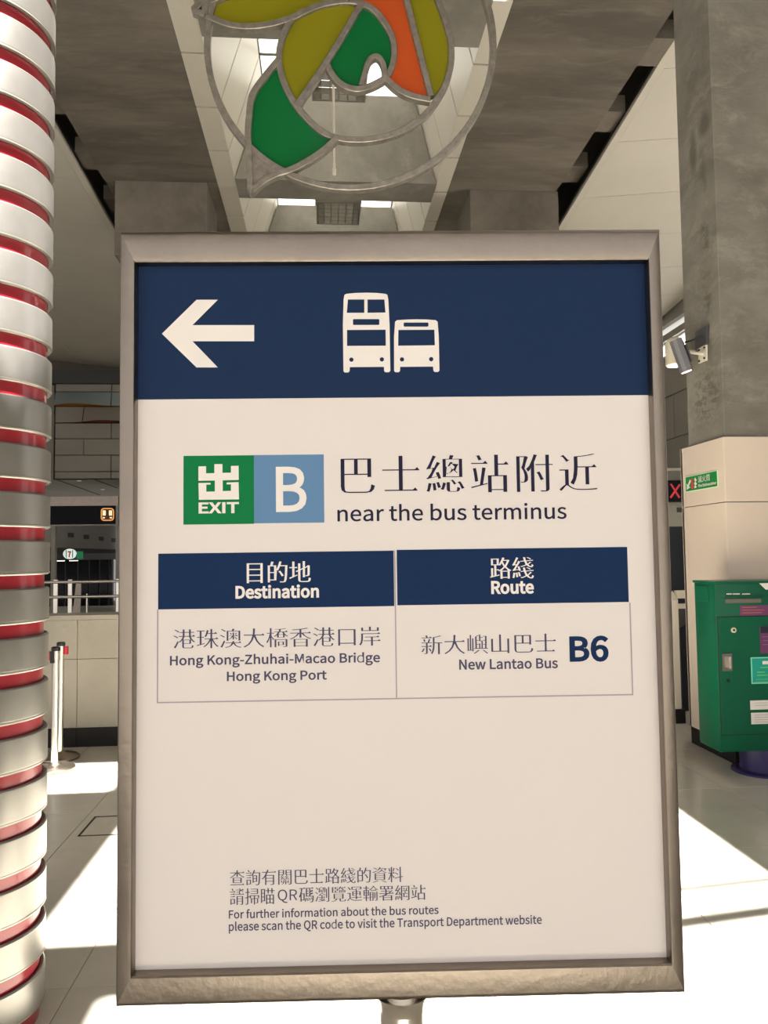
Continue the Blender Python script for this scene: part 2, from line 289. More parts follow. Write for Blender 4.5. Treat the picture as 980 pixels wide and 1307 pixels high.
# Latin letter outlines (advance, contours in 1/1000 em)
GLYPHS = {"-":[122,["16,86 106,86 106,110 16,110"]],"6":[195,["105,-5 134,1 157,18 173,45 179,79 174,114 160,139 137,154 108,159 93,157 77,151 63,141 50,129 56,179 70,212 91,229 116,235 127,234 138,230 148,223 157,215 175,235 163,246 149,254 133,259 114,261 79,254 48,230 27,187 20,123 26,67 44,27 71,3","50,103 63,118 77,128 90,134 103,136 123,132 137,120 146,102 149,79 145,55 136,37 123,25 105,21 84,26 67,42 56,68"]],"7":[195,["69,0 103,0 108,69 119,127 141,182 178,237 178,257 17,257 17,229 142,229 110,178 88,125 75,67"]],"B":[231,["35,0 117,0 156,5 187,19 207,42 214,75 210,99 200,117 183,129 162,137 162,138 178,147 190,159 197,176 200,194 193,223 175,242 147,253 111,257 35,257","68,148 68,231 107,231 134,229 153,222 164,209 168,190 164,172 153,159 134,151 106,148","68,26 68,123 112,123 142,120 164,111 178,97 182,76 178,54 164,38 142,29 112,26"]],"D":[241,["35,0 101,0 152,9 190,34 212,75 220,129 212,184 189,224 152,248 99,257 35,257","68,27 68,230 97,230 136,224 165,204 181,172 187,129 181,86 165,54 136,34 97,27"]],"E":[207,["35,0 187,0 187,28 68,28 68,121 165,121 165,149 68,149 68,229 183,229 183,257 35,257"]],"F":[194,["35,0 68,0 68,115 166,115 166,143 68,143 68,229 183,229 183,257 35,257"]],"H":[255,["35,0 68,0 68,121 187,121 187,0 220,0 220,257 187,257 187,149 68,149 68,257 35,257"]],"I":[103,["35,0 68,0 68,257 35,257"]],"K":[227,["35,0 68,0 68,81 112,134 189,0 225,0 132,159 213,257 176,257 68,128 68,128 68,257 35,257"]],"L":[191,["35,0 180,0 180,28 68,28 68,257 35,257"]],"M":[285,["35,0 64,0 64,142 64,160 63,180 62,200 60,218 62,218 82,159 131,26 153,26 201,159 222,218 223,218 222,200 220,180 219,160 219,142 219,0 249,0 249,257 210,257 161,119 157,106 152,93 148,79 143,66 142,66 137,79 133,93 128,106 123,119 74,257 35,257"]],"N":[254,["35,0 66,0 66,135 65,155 64,175 63,195 62,215 63,215 91,162 185,0 218,0 218,257 187,257 187,123 187,103 188,82 190,62 192,42 190,42 162,95 68,257 35,257"]],"P":[222,["35,0 68,0 68,102 110,102 148,107 178,121 198,146 204,181 198,217 178,240 148,253 109,257 35,257","68,129 68,230 104,230 134,228 155,220 168,205 172,181 168,158 156,141 135,132 106,129"]],"Q":[260,["130,22 98,30 74,51 59,85 54,129 59,172 74,205 98,226 130,233 161,226 185,205 201,172 206,129 201,85 185,51 161,30","208,-64 219,-64 230,-63 238,-61 245,-58 239,-34 233,-35 227,-36 220,-37 212,-37 192,-35 174,-29 160,-18 149,-3 186,11 215,39 233,79 239,129 231,185 209,226 174,252 130,261 86,252 51,226 28,185 20,129 27,78 46,38 76,10 114,-4 128,-28 149,-47 176,-60"]],"R":[223,["68,135 68,230 111,230 137,228 157,220 169,206 173,185 169,163 157,147 137,138 111,135","176,0 213,0 147,112 171,122 189,137 201,158 205,185 199,219 180,241 152,253 116,257 35,257 35,0 68,0 68,109 114,109"]],"T":[210,["89,0 121,0 121,229 199,229 199,257 11,257 11,229 89,229"]],"X":[201,["6,0 40,0 77,69 82,79 87,89 92,100 98,111 99,111 105,100 111,89 116,79 121,69 159,0 195,0 120,131 190,257 156,257 121,191 117,182 113,173 108,164 103,153 102,153 96,164 91,173 86,182 82,191 47,257 11,257 81,133"]],"Z":[212,["18,0 195,0 195,28 57,28 193,237 193,257 30,257 30,229 153,229 18,20"]],"a":[198,["76,-5 93,-2 109,3 125,12 139,23 140,23 143,0 169,0 169,117 165,149 154,174 133,189 103,195 81,193 61,187 43,179 29,170 41,148 53,156 67,162 82,167 98,168 117,164 129,154 136,138 137,120 85,111 49,97 28,77 21,49 25,26 36,10 54,-1","85,21 72,23 61,28 54,38 51,51 56,68 70,82 97,92 137,99 137,46 124,35 111,28 98,23"]],"b":[217,["116,-5 147,2 173,22 192,55 199,98 194,138 179,169 155,188 123,195 107,193 92,187 77,179 63,168 64,202 64,279 32,279 32,0 58,0 61,20 62,20 75,9 89,2 102,-3","111,22 100,23 89,27 77,33 64,42 64,142 78,153 90,161 103,166 115,168 138,163 154,149 163,127 165,98 161,66 150,42 132,28"]],"c":[179,["107,-5 124,-3 140,2 155,9 169,19 155,41 145,34 134,28 123,24 110,22 86,27 67,42 55,65 51,95 56,125 68,148 87,163 111,168 122,167 131,164 140,158 149,152 165,173 154,181 142,188 127,193 110,195 75,188 46,169 26,137 18,95 25,53 44,22 72,2"]],"d":[218,["97,-5 114,-2 129,3 143,12 155,22 156,22 159,0 185,0 185,279 153,279 153,206 154,173 142,182 130,189 116,194 101,195 70,188 43,168 25,137 19,95 24,53 40,21 65,2","104,22 82,27 65,42 55,65 51,95 56,125 68,148 85,163 106,168 118,167 130,163 141,157 153,148 153,48 141,37 129,29 117,24"]],"e":[194,["109,-5 127,-3 144,1 158,7 172,15 160,36 149,30 138,25 126,22 113,21 88,26 68,39 55,60 50,88 178,88 178,91 179,96 179,101 179,106 174,143 160,171 136,189 103,195 72,188 44,168 25,137 18,95 25,53 45,22 74,2","49,110 56,135 68,154 85,166 104,169 124,166 139,154 148,136 151,110"]],"f":[114,["12,164 37,164 37,0 69,0 69,164 110,164 110,190 69,190 69,220 71,236 76,248 84,255 96,258 101,257 107,256 112,255 118,252 125,277 118,280 110,282 102,283 93,283 68,279 51,266 41,247 37,221 37,190 12,188"]],"g":[198,["96,-88 136,-82 166,-68 186,-47 193,-22 188,-1 176,13 155,21 126,23 89,23 73,25 63,29 57,36 56,44 57,51 59,57 63,62 68,67 75,64 82,62 89,61 96,60 123,65 145,78 160,99 166,126 164,138 161,149 156,158 150,166 189,166 189,190 123,190 117,192 111,194 104,195 96,195 69,190 46,177 31,155 25,127 27,111 33,97 41,85 50,76 50,75 42,68 35,60 31,50 29,39 30,29 34,20 39,13 46,8 46,6 34,-3 25,-13 20,-25 18,-37 24,-58 40,-74 65,-84","96,82 80,85 68,94 59,108 56,127 59,146 68,160 80,169 96,172 112,169 125,160 133,146 137,127 133,108 125,94 112,85","101,-65 78,-63 60,-56 50,-46 46,-32 47,-24 50,-16 56,-8 65,0 72,-1 78,-2 84,-3 90,-3 123,-3 139,-4 151,-8 159,-16 161,-27 157,-41 145,-54 126,-62"]],"h":[213,["32,0 64,0 64,138 78,151 90,160 103,165 116,167 133,164 144,155 150,139 152,116 152,0 184,0 184,120 181,152 170,176 152,190 126,195 108,193 91,186 77,176 63,163 64,202 64,279 32,279"]],"i":[97,["32,0 64,0 64,190 32,190","48,229 57,231 64,235 68,242 70,251 68,259 64,266 57,270 48,271 40,270 33,266 29,259 27,251 29,242 33,235 40,231"]],"l":[100,["66,-5 72,-4 77,-4 81,-3 84,-2 80,23 73,22 70,23 67,25 65,29 64,36 64,279 32,279 32,38 34,20 40,7 51,-2"]],"m":[325,["32,0 64,0 64,138 77,151 89,160 101,165 112,167 128,164 139,155 145,139 147,116 147,0 179,0 179,138 192,151 204,160 216,165 227,167 243,164 254,155 260,139 263,116 263,0 294,0 294,120 291,152 280,176 262,190 237,195 220,192 204,185 189,173 174,159 167,174 156,185 141,192 121,195 105,193 90,186 75,175 62,162 62,162 58,190 32,190"]],"n":[214,["32,0 64,0 64,138 78,151 90,160 103,165 116,167 133,164 144,155 150,139 152,116 152,0 184,0 184,120 181,152 170,176 152,190 126,195 108,193 91,186 76,175 62,162 62,162 58,190 32,190"]],"o":[213,["106,-5 139,2 167,22 187,53 194,95 187,137 167,169 139,188 106,195 73,188 45,169 25,137 18,95 25,53 45,22 73,2","106,22 84,27 66,42 55,65 51,95 55,125 66,148 84,163 106,168 129,163 146,148 157,125 161,95 157,65 146,42 129,27"]],"p":[218,["32,-80 64,-80 64,-16 63,18 76,8 90,1 103,-3 116,-5 147,2 173,22 192,55 199,98 194,138 179,169 155,188 123,195 107,193 91,187 76,178 62,168 62,168 58,190 32,190","111,22 100,23 89,27 77,33 64,42 64,142 78,153 91,161 103,166 115,168 138,163 154,149 163,127 165,98 161,66 150,42 132,28"]],"r":[136,["32,0 64,0 64,122 75,143 87,156 100,164 112,166 117,166 122,166 126,165 131,163 137,191 132,193 127,194 122,195 116,195 101,192 86,184 73,172 62,155 62,155 58,190 32,190"]],"s":[164,["82,-5 112,0 133,12 146,30 151,52 146,75 132,90 114,101 93,110 78,116 65,122 56,131 52,143 54,153 61,162 72,168 88,170 100,169 111,165 121,160 131,153 146,173 134,182 120,189 104,193 87,195 59,191 39,179 26,162 22,141 27,120 39,105 57,94 77,86 93,80 107,72 117,63 120,50 118,38 111,29 99,23 83,20 67,22 53,27 39,34 27,43 11,22 26,11 43,3 62,-3"]],"t":[132,["92,-5 101,-4 110,-2 119,0 127,2 121,27 116,25 110,23 105,22 99,21 85,24 76,31 71,42 70,58 70,164 121,164 121,190 70,190 70,244 43,244 40,190 9,188 9,164 38,164 38,59 41,33 50,13 66,0"]],"u":[213,["88,-5 106,-2 122,5 137,16 151,30 152,30 154,0 181,0 181,190 149,190 149,55 136,41 124,31 111,25 97,23 81,26 70,35 64,51 62,74 62,190 29,190 29,70 33,38 44,14 62,0"]],"v":[183,["73,0 111,0 178,190 146,190 110,82 106,68 102,54 97,40 93,26 91,26 87,40 82,54 78,68 74,82 38,190 5,190"]],"w":[281,["62,0 99,0 126,102 130,116 133,129 136,143 139,157 141,157 144,143 147,129 151,116 154,103 181,0 220,0 272,190 241,190 213,80 210,67 207,53 205,40 202,27 200,27 197,40 193,53 190,67 187,80 157,190 126,190 96,80 93,67 89,53 86,40 83,27 82,27 79,40 76,53 73,67 70,80 42,190 9,190"]],"x":[175,["5,0 39,0 64,44 69,53 74,62 79,70 84,78 85,78 91,70 96,62 101,53 106,44 134,0 169,0 106,96 164,190 131,190 107,148 103,140 99,133 95,125 91,117 89,117 84,125 79,133 75,140 70,148 45,190 10,190 68,99"]]," ":[78,[]]}
# ------------------------------------------------------------------ flat print: outlines -> filled 2D meshes -> any surface
def fill2d(contours, offset=0):
    c = bpy.data.curves.new('outline', 'CURVE'); c.dimensions = '2D'; c.fill_mode = 'BOTH'; c.offset = offset
    for pts in contours:
        sp = c.splines.new('POLY'); sp.points.add(len(pts)-1); sp.use_cyclic_u = True
        for p, q in zip(sp.points, pts): p.co = (q[0], q[1], 0, 1)
    return c2m(c)
def c2m(c):
    o = bpy.data.objects.new('outline', c); COL.objects.link(o); bpy.context.view_layer.update()
    me = bpy.data.meshes.new_from_object(o)
    vs = [(v.co.x, v.co.y) for v in me.vertices]; fs = [tuple(p.vertices) for p in me.polygons]
    bpy.data.objects.remove(o); bpy.data.curves.remove(c); bpy.data.meshes.remove(me)
    return vs, fs
_LC = {}
def area(VF):
    V, F = VF; t = 0
    for f in F:
        for i in range(1, len(f)-1):
            a, b2, c = V[f[0]], V[f[i]], V[f[i+1]]; t += abs((b2[0]-a[0])*(c[1]-a[1])-(c[0]-a[0])*(b2[1]-a[1]))/2
    return t
def latin(s, bold=0):
    x = 0; V = []; F = []
    for ch in s:
        adv, con = GLYPHS[ch]
        if con:
            if (ch, bold) not in _LC:
                _LC[(ch, bold)] = fill2d([[(float(a)/1000, float(b)/1000) for a, b in (p.split(',') for p in k.split(' '))] for k in con], bold)
            vs, fs = _LC[(ch, bold)]; n = len(V); V += [(x+a, b) for a, b in vs]; F += [tuple(i+n for i in f) for f in fs]
        x += adv/1000
    return V, F
def outlines(ch):
    """closed contours of one letter of the built-in font"""
    c = bpy.data.curves.new('t', 'FONT'); c.body = ch
    o = bpy.data.objects.new('t', c); COL.objects.link(o); bpy.context.view_layer.update()
    cu = o.to_curve(bpy.context.evaluated_depsgraph_get()); out = []
    for sp in cu.splines:
        b = sp.bezier_points; n = len(b); pts = []
        for i in range(n):
            p, q = b[i], b[(i+1) % n]; P = [p.co.xy, p.handle_right.xy, q.handle_left.xy, q.co.xy]; d = P[3]-P[0]
            st = max(abs((P[1]-P[0]).cross(d)), abs((P[2]-P[0]).cross(d))) < 2e-3*max(d.length, 1e-6)
            for k in range(1 if st else 3):
                t = k/3; pts.append(P[0]*(1-t)**3+P[1]*3*t*(1-t)**2+P[2]*3*t*t*(1-t)+P[3]*t**3)
        cl = []
        for p in pts:
            if not cl or (p-cl[-1]).length > 1e-3: cl.append(p)
        if (cl[0]-cl[-1]).length < 1e-3: cl.pop()
        if len(cl) > 2: out.append(cl)
    o.to_curve_clear(); bpy.data.objects.remove(o); bpy.data.curves.remove(c)
    return out
_HC = {}
def han1(ch, thin, fat, serif):
    cs = outlines(ch); res = []
    def sa(c): return sum(c[i].x*c[(i+1) % len(c)].y-c[(i+1) % len(c)].x*c[i].y for i in range(len(c)))/2
    big = max(cs, key=lambda c: abs(sa(c))); sg = 1
    def inside(p, c):
        r = False
        for i in range(len(c)):
            a, b = c[i], c[(i+1) % len(c)]
            if (a.y > p.y) != (b.y > p.y) and p.x < (b.x-a.x)*(p.y-a.y)/(b.y-a.y)+a.x: r = not r
        return r
    for k, c in enumerate(cs):
        hole = sum(inside(c[0], d) for j, d in enumerate(cs) if j != k) % 2 == 1
        ccw = sa(c) > 0; s = (1 if ccw else -1)*(-1 if hole else 1); n = len(c); pts = []
        for i in range(n):
            a, p, b = c[i-1], c[i], c[(i+1) % n]; d0 = (p-a).normalized(); d1 = (b-p).normalized()
            n0 = Vector((d0.y, -d0.x))*s; n1 = Vector((d1.y, -d1.x))*s          # outward normals
            ny = n0.y if abs(n0.y) > abs(n1.y) else n1.y; nx = n0.x if abs(n0.x) > abs(n1.x) else n1.x
            f = lambda v: max(-1, min(1, v*1.25)) if abs(v) > .3 else 0
            q = Vector((p.x+f(nx)*fat, p.y-f(ny)*thin))
            pts.append(q)
        if serif and not hole:
            out = []
            for i in range(n):
                a, b = c[i], c[(i+1) % n]; e = b-a; pa, nb = c[i-1], c[(i+2) % n]
                L0, L1 = (a-pa), (nb-b); nn = Vector((e.y, -e.x))*s
                ok = abs(e.x) < .012 and .045 < abs(e.y) < .1 and nn.x > 0 and abs(L0.y) < .012 and abs(L1.y) < .012 and min(abs(L0.x), abs(L1.x)) > .16
                out.append(pts[i])
                if ok:                                    # small triangle on the right end of a horizontal stroke
                    lo, hi = pts[i], pts[(i+1) % n]
                    if hi.y > lo.y: out.append(Vector((hi.x, lo.y+.5*(hi.y-lo.y)))); out.append(Vector((hi.x-.055, hi.y+.05))); pts[(i+1) % n] = Vector((hi.x-.115, hi.y))
                    else:
                        out[-1] = Vector((lo.x-.115, lo.y)); out.append(Vector((lo.x-.055, lo.y+.05))); out.append(Vector((lo.x, (lo.y+hi.y)/2)))
            if len(out) > 2: pts = out
        res.append([(q.x, q.y) for q in pts])
    return fill2d(res)
def han(s, thin=.02, fat=.006, spacing=1.0, serif=True):
    """letters with slim horizontals, heavy verticals and small triangular stroke ends"""
    V = []; F = []
    for j, ch in enumerate(s):
        if (ch, thin, fat) not in _HC: _HC[(ch, thin, fat)] = han1(ch, thin, fat, serif)
        vs, fs = _HC[(ch, thin, fat)]; n = len(V)
        V += [(j*spacing+x, y) for x, y in vs]; F += [tuple(a+n for a in f) for f in fs]
    return V, F
class Surf:
    """a flat printed face: origin, u (right), v (up), n (out of the face)"""
    def __init__(s, o, u, v):
        s.o = Vector(o); s.u = Vector(u).normalized(); s.v = Vector(v).normalized(); s.n = s.u.cross(s.v).normalized(); s.w0 = 0
    def px(s, x, y, w=0):
        d = ray(x, y); o = s.o+s.n*w; t = (o-CO).dot(s.n)/d.dot(s.n); p = CO+d*t-s.o; return (p.dot(s.u), p.dot(s.v))
    def P(s, u, v, w=0): return s.o+s.u*u+s.v*v+s.n*w
    def flat(s, VF, name, m, parent, w, label=None, th=0):
        mb = MB(); mb.add([s.P(a, b, w) for a, b in VF[0]], VF[1]); o = mb.build(name, m, parent, label=label)
        return o
    def fit(s, VF, bl, tr, name, m, parent, w, label=None):
        """fit a shape's ink box between the two photograph pixels (bottom left, top right)"""
        u0, v0 = s.px(*bl); u1, v1 = s.px(*tr)
        X = [a for a, b in VF[0]]; Y = [b for a, b in VF[0]]; x0, x1, y0, y1 = min(X), max(X), min(Y), max(Y)
        V = [(u0+(a-x0)/(x1-x0)*(u1-u0), v0+(b-y0)/(y1-y0)*(v1-v0)) for a, b in VF[0]]
        return s.flat((V, VF[1]), name, m, parent, w, label)
    def poly(s, cons, name, m, parent, w, label=None):
        return s.flat(fill2d([[s.px(*p) for p in c] for c in cons]), name, m, parent, w, label)
def rect(x0, y0, x1, y1): return [(x0, y0), (x1, y0), (x1, y1), (x0, y1)]
def rrect(x0, y0, x1, y1, r, n=4):
    out = []
    for cx, cy, a0 in ((x1-r, y0+r, -90), (x1-r, y1-r, 0), (x0+r, y1-r, 90), (x0+r, y0+r, 180)):
        for k in range(n+1):
            a = math.radians(a0+90*k/n); out.append((cx+r*math.cos(a), cy+r*math.sin(a)))
    return out
def disc(cx, cy, rx, ry=None, n=20):
    ry = ry or rx; return [(cx+rx*math.cos(2*math.pi*k/n), cy+ry*math.sin(2*math.pi*k/n)) for k in range(n)]

# ================================================================== THE SETTING
SX0, SX1, IX0, IX1 = -1.73, 2.27, -1.41, 2.03        # shaft: outer edge and inner edge of the panel bands
TX0, TX1, ZS, ZT = -.93, 1.67, 8.0, 9.56
XR_ = 9.3
LX, RX = -3.62, 4.2                                  # outer edges of the concrete soffits
# floor: grout bed, tiles one by one where the photograph shows them
floor = struct('floor', MB().box((-14, -8, -.3), (10, 27, -.012)), 'floor_tile')
M_grout = M['grout']
bed = MB().box((-3.6, 1.0, -.012), (4.3, 9.2, -.004)).build('grout_bed', 'grout', floor)
tm = MB().box((0, 0, -.01), (.517, 1.011, 0), .0025); t0 = tm.build('tile', 'floor_tile', floor)
TW, TL, TX, TY = .52, 1.014, -.95-.52*5, 3.05-1.014*2
first = True
for i in range(15):
    for j in range(8):
        loc = (TX+TW*i+.0015, TY+TL*j+.0015, 0)
        if first: t0.location = loc; first = False
        else: piece('tile', t0.data, loc, floor)
# outer floor field, level with the tiles
of = MB()
of.box((-14, -8, -.012), (TX, 27, 0)).box((TX+TW*15, -8, -.012), (10, 27, 0)).box((TX, -8, -.012), (TX+TW*15, TY, 0)).box((TX, TY+TL*8, -.012), (TX+TW*15, 27, 0))
of.build('floor_field', 'floor_tile', floor)
# inset access cover, upper left of the sign
cx0, cx1, cy0, cy1 = -1.42, -.88, 4.66, 5.0
ac = MB()
for a, b in (((cx0, cy0), (cx1, cy0+.012)), ((cx0, cy1-.012), (cx1, cy1)), ((cx0, cy0), (cx0+.012, cy1)), ((cx1-.012, cy0), (cx1, cy1))):
    ac.box((a[0], a[1], -.001), (b[0], b[1], .0015))
ac.build('access_cover_rim', 'joint', floor)
lower = struct('trim_1', MB().box((-30, 27, -1.8), (12, 60, -1.5)), 'greydark')

# concrete soffits either side of the daylight shaft
def slab(name, a, b, m='soffit'): return struct(name, MB().box(a, b), m)
ceil = struct('ceiling', MB().box((LX, 8.3, ZS), (SX0, 13.0, 8.5)).box((SX1, 8.3, ZS), (RX, 13.0, 8.5)), 'soffit')
MB().box((LX, 13.0, 8.02), (SX0, 26, 8.5)).box((SX1, 13.0, 8.02), (RX, 26, 8.5)).build('rear_soffit', 'beam_dark', ceil)
# unseen roof over the near part, its openings added to shape the sun patches;
# each opening is given by the floor area it lights
SHX, SHY = -.30*ZS, .36*ZS
holes = [(-1.2, 3.36, 2.2, 5.6), (-.3, 2.95, 2.2, 3.36), (-.8, 1.95, 2.2, 2.95), (-2.6, 5.5, -1.45, 6.27), (-2.6, 3.42, -1.66, 4.3), (-.7, -2.2, .9, -.8)]  # last one adds an unseen sun patch to warm the sign from below
holes = [(a-SHX, b-SHY, c-SHX, d-SHY) for a, b, c, d in holes]
rf = MB(); gx = sorted({-14, XR_} | {h[0] for h in holes} | {h[2] for h in holes}); gy = sorted({-8, 8.3} | {h[1] for h in holes} | {h[3] for h in holes})
for y0, y1 in zip(gy, gy[1:]):
    run = None
    for x0, x1 in zip(gx, gx[1:]):
        if any(h[0] <= (x0+x1)/2 <= h[2] and h[1] <= (y0+y1)/2 <= h[3] for h in holes):
            if run is not None: rf.box((run, y0, ZS), (x0, y1, ZS+.1)); run = None
        elif run is None: run = x0
    if run is not None: rf.box((run, y0, ZS), (gx[-1], y1, ZS+.1))
rf.build('sun_opening_roof', 'soffit', ceil)
def bar(x0, y0, x1, y1, t, d=.08):                   # unseen bar added in the roof opening, given by where its shadow lies
    dx, dy = x1-x0, y1-y0; L = math.hypot(dx, dy); nx, ny = -dy/L*t/2, dx/L*t/2
    return MB().prism([(x0-nx-SHX, y0-ny-SHY, ZS+.01), (x1-nx-SHX, y1-ny-SHY, ZS+.01), (x1+nx-SHX, y1+ny-SHY, ZS+.01), (x0+nx-SHX, y0+ny-SHY, ZS+.01)], (0, 0, d))
bar(.2, 3.07, 2.2, 3.37, .10).build('shadow_bar', 'mullion', ceil)
bar(.2, 3.40, 2.2, 3.66, .06, .05).build('shadow_bar', 'mullion', ceil)
# main roof over everything outside the shaft
roof = MB()
roof.box((-14, 8.3, 9.7), (TX0-.05, 26, 9.9)).box((TX1+.05, 8.3, 9.7), (10, 26, 9.9)).box((-14, 8.2, 8.05), (LX, 8.4, 9.9)).box((RX, 8.2, 8.05), (10, 8.4, 9.9))
roof.box((-14, 26, 8.5), (10, 26.2, 9.9))
roof.build('roof_deck', 'void', ceil)

# daylight shaft: panel bands, sloped inner panels, cross walls, frosted glazing
JY = [9.57+1.182*k for k in range(-1, 14)]
shaft = struct('trim_2', MB().box((SX0, 8.4, 8.032), (IX0, 26, 8.04)).box((IX1, 8.4, 8.032), (SX1, 26, 8.04)).box((SX0-.02, 8.4, 8.1), (SX0+.02, 26, 9.7)).box((SX1-.02, 8.4, 8.1), (SX1+.02, 26, 9.7)), 'joint')
def meshpiece(name, mb, m, parent): return mb.build(name, m, parent)
g = .036
bandL = MB().box((SX0+.004, g/2, ZS-.01), (IX0-.002, 1.182-g/2, ZS+.03), .003); bandR = MB().box((IX1+.002, g/2, ZS-.01), (SX1-.004, 1.182-g/2, ZS+.03), .003)
def wallp(x0, x1, s): return MB().hexa([(x0, g/2, ZS), (x0, 1.182-g/2, ZS), (x1, 1.182-g/2, ZT), (x1, g/2, ZT)], [(x0+s, g/2, ZS), (x0+s, 1.182-g/2, ZS), (x1+s, 1.182-g/2, ZT), (x1+s, g/2, ZT)])
wl, wr = wallp(IX0, TX0, -.04), wallp(IX1, TX1, .04)
for nm, mb in (('band_panel', bandL), ('band_panel', bandR), ('shaft_panel', wl), ('shaft_panel', wr)):
    o = mb.build(nm, 'pale', shaft); o.location = (0, JY[0], 0)
    for y in JY[1:]: piece(nm, o.data, (0, y, 0), shaft)
MB().hexa([(IX0-.05, 8.4, ZS+.02), (IX0-.05, 26, ZS+.02), (TX0-.05, 26, ZT), (TX0-.05, 8.4, ZT)], [(IX0-.07, 8.4, ZS+.02), (IX0-.07, 26, ZS+.02), (TX0-.07, 26, ZT), (TX0-.07, 8.4, ZT)]).build('joint_backing', 'joint', shaft)
MB().hexa([(IX1+.05, 8.4, ZS+.02), (IX1+.05, 26, ZS+.02), (TX1+.05, 26, ZT), (TX1+.05, 8.4, ZT)], [(IX1+.07, 8.4, ZS+.02), (IX1+.07, 26, ZS+.02), (TX1+.07, 26, ZT), (TX1+.07, 8.4, ZT)]).build('joint_backing', 'joint', shaft)
YC = [8.3, 12.77, 17.0, 21.3]
for k, y in enumerate(YC):
    T = .7 if k else .91; e = .003
    mb = MB().hexa([(IX0+e, y, ZS-.03), (IX1-e, y, ZS-.03), (TX1-e, y, 9.5), (TX0+e, y, 9.5)], [(IX0+e, y+T, ZS-.03), (IX1-e, y+T, ZS-.03), (TX1-e, y+T, 9.5), (TX0+e, y+T, 9.5)])
    mb.build('cross_beam', 'cast', shaft)
pane = MB().box((.012, .012, 9.62), (.86, 1.17, 9.635)); p0 = None
fr = MB()
for y in [8.4+1.182*k for k in range(15)]: fr.box((TX0-.1, y-.02, 9.6), (TX1+.1, y+.02, 9.66))
for x in (TX0, TX0+.8667, TX0+1.733, TX1): fr.box((x-.015, 8.4, 9.6), (x+.015, 26, 9.66))
fr.build('glazing_bars', 'mullion', shaft)
for i in range(3):
    for j in range(14):
        loc = (TX0+.8667*i, 8.4+1.182*j, 0)
        if p0 is None: p0 = pane.build('glass_pane', 'glazing', shaft); p0.location = loc
        else: piece('glass_pane', p0.data, loc, shaft)

# pale outer ceilings, falling gently away and rising outwards, with the dark gap beside the soffits
def zc(X, Y, side): return (8.08-.076*(Y-9.17)+.1*(abs(X)-4.5)) if side > 0 else (7.97-.05*(Y-11.4)+.1*(abs(X)-3.85))
for side, xa, xb, nm in ((1, 4.5, 9.0, 'trim_3'), (-1, -3.85, -14.0, 'trim_4')):
    ya, yb = (8.45, 24.4)
    s0 = struct(nm, MB().hexa([(xa, ya, zc(xa, ya, side)+.04), (xa, yb, zc(xa, yb, side)+.04), (xb, yb, zc(xb, yb, side)+.04), (xb, ya, zc(xb, ya, side)+.04)], [(xa, ya, zc(xa, ya, side)+.1), (xa, yb, zc(xa, yb, side)+.1), (xb, yb, zc(xb, yb, side)+.1), (xb, ya, zc(xb, ya, side)+.1)]), 'joint')
    Yj = 12.85; step = 1.62
    ys = [Yj+step*k for k in range(-7, 8)]
    xs = [xa+.13*side, 9.0] if side > 0 else [xa-.13, -7.4, -11, -14]
    for y in ys:
        if y+step < ya+.3: continue
        y1 = min(y+step-.014, yb); y = max(y, ya)
        for x0, x1 in zip(xs, xs[1:]):
            q = [(x0, y, zc(x0, y, side)), (x1-.012*side, y, zc(x1, y, side)), (x1-.012*side, y1, zc(x1, y1, side)), (x0, y1, zc(x0, y1, side))]
            MB().hexa(q, [(a, b, c+.035) for a, b, c in q]).build('ceiling_panel', 'ceiling_pale', s0)
    q = [(xa, ya, zc(xa, ya, side)-.015), (xa+.11*side, ya, zc(xa, ya, side)-.015), (xa+.11*side, yb, zc(xa, yb, side)-.015), (xa, yb, zc(xa, yb, side)-.015)]
    MB().hexa(q, [(a, b, c+.07) for a, b, c in q]).build('edge_trim', 'ceiling_pale', s0)
    xe = LX if side < 0 else RX
    for k in range(12):                                # brackets bridging the gap
        y = 9.0+1.6*k; z = zc(xa, y, side)
        MB().box((xe+.01*side, y, 8.05), (xa, y+.55, 8.3)).build('gap_bracket', 'beam_dark', s0)
# concrete piers carrying the cross walls
for nm, pl, pr in (('trim_5', 146, 264), ('trim_6', 600, 713)):
    xl, xr = aty(pl, 262, 13.0).x, aty(pr, 262, 13.0).x
    struct(nm, MB().box((xl, 13.0, 6.7), (xr, 14.3, 8.02), .03).hexa([(xl+.4, 13.3, 6.0), (xr-.1, 13.3, 6.0), (xr-.1, 14.2, 6.0), (xl+.4, 14.2, 6.0)], [(xl+.03, 13.02, 6.72), (xr-.03, 13.02, 6.72), (xr-.03, 14.28, 6.72), (xl+.03, 14.28, 6.72)]).box((xl+.4, 13.3, 0), (xr-.1, 14.2, 6.01)), 'beam_dark')

# outer walls
struct('wall_left', MB().box((-14.2, 11, -1.5), (-14, 24, 9.7)).box((-14.2, -8, -1.5), (-14, 11, .9)).box((-14.2, -8, 7.4), (-14, 11, 9.7)).box((-14.15, -8, 4), (-14.02, 11, 4.08)), 'greywall')  # near stretch left open out of view, added to brighten left-facing surfaces
XR = 9.0
wy = lambda p: p
clr = [atx(870, 399, XR), atx(871, 412, XR), atx(871, 421, XR), atx(872, 440, XR)]
z3, z2, z1, z0 = [c.z for c in clr]
wr_ = struct('wall_right', MB().box((XR+.05, -8, 0), (XR+.3, 5, 7.0)).box((XR+.05, 5, 0), (XR+.3, 13, 1.0)).box((XR+.05, 13, 0), (XR+.3, 26, z0)).box((XR+.05, -8, z3), (XR+.3, 26, 9.7)).box((XR+.02, -8, z1), (XR+.2, 26, z2)), 'greywall')  # tall near opening is unseen, added to brighten the right ceiling
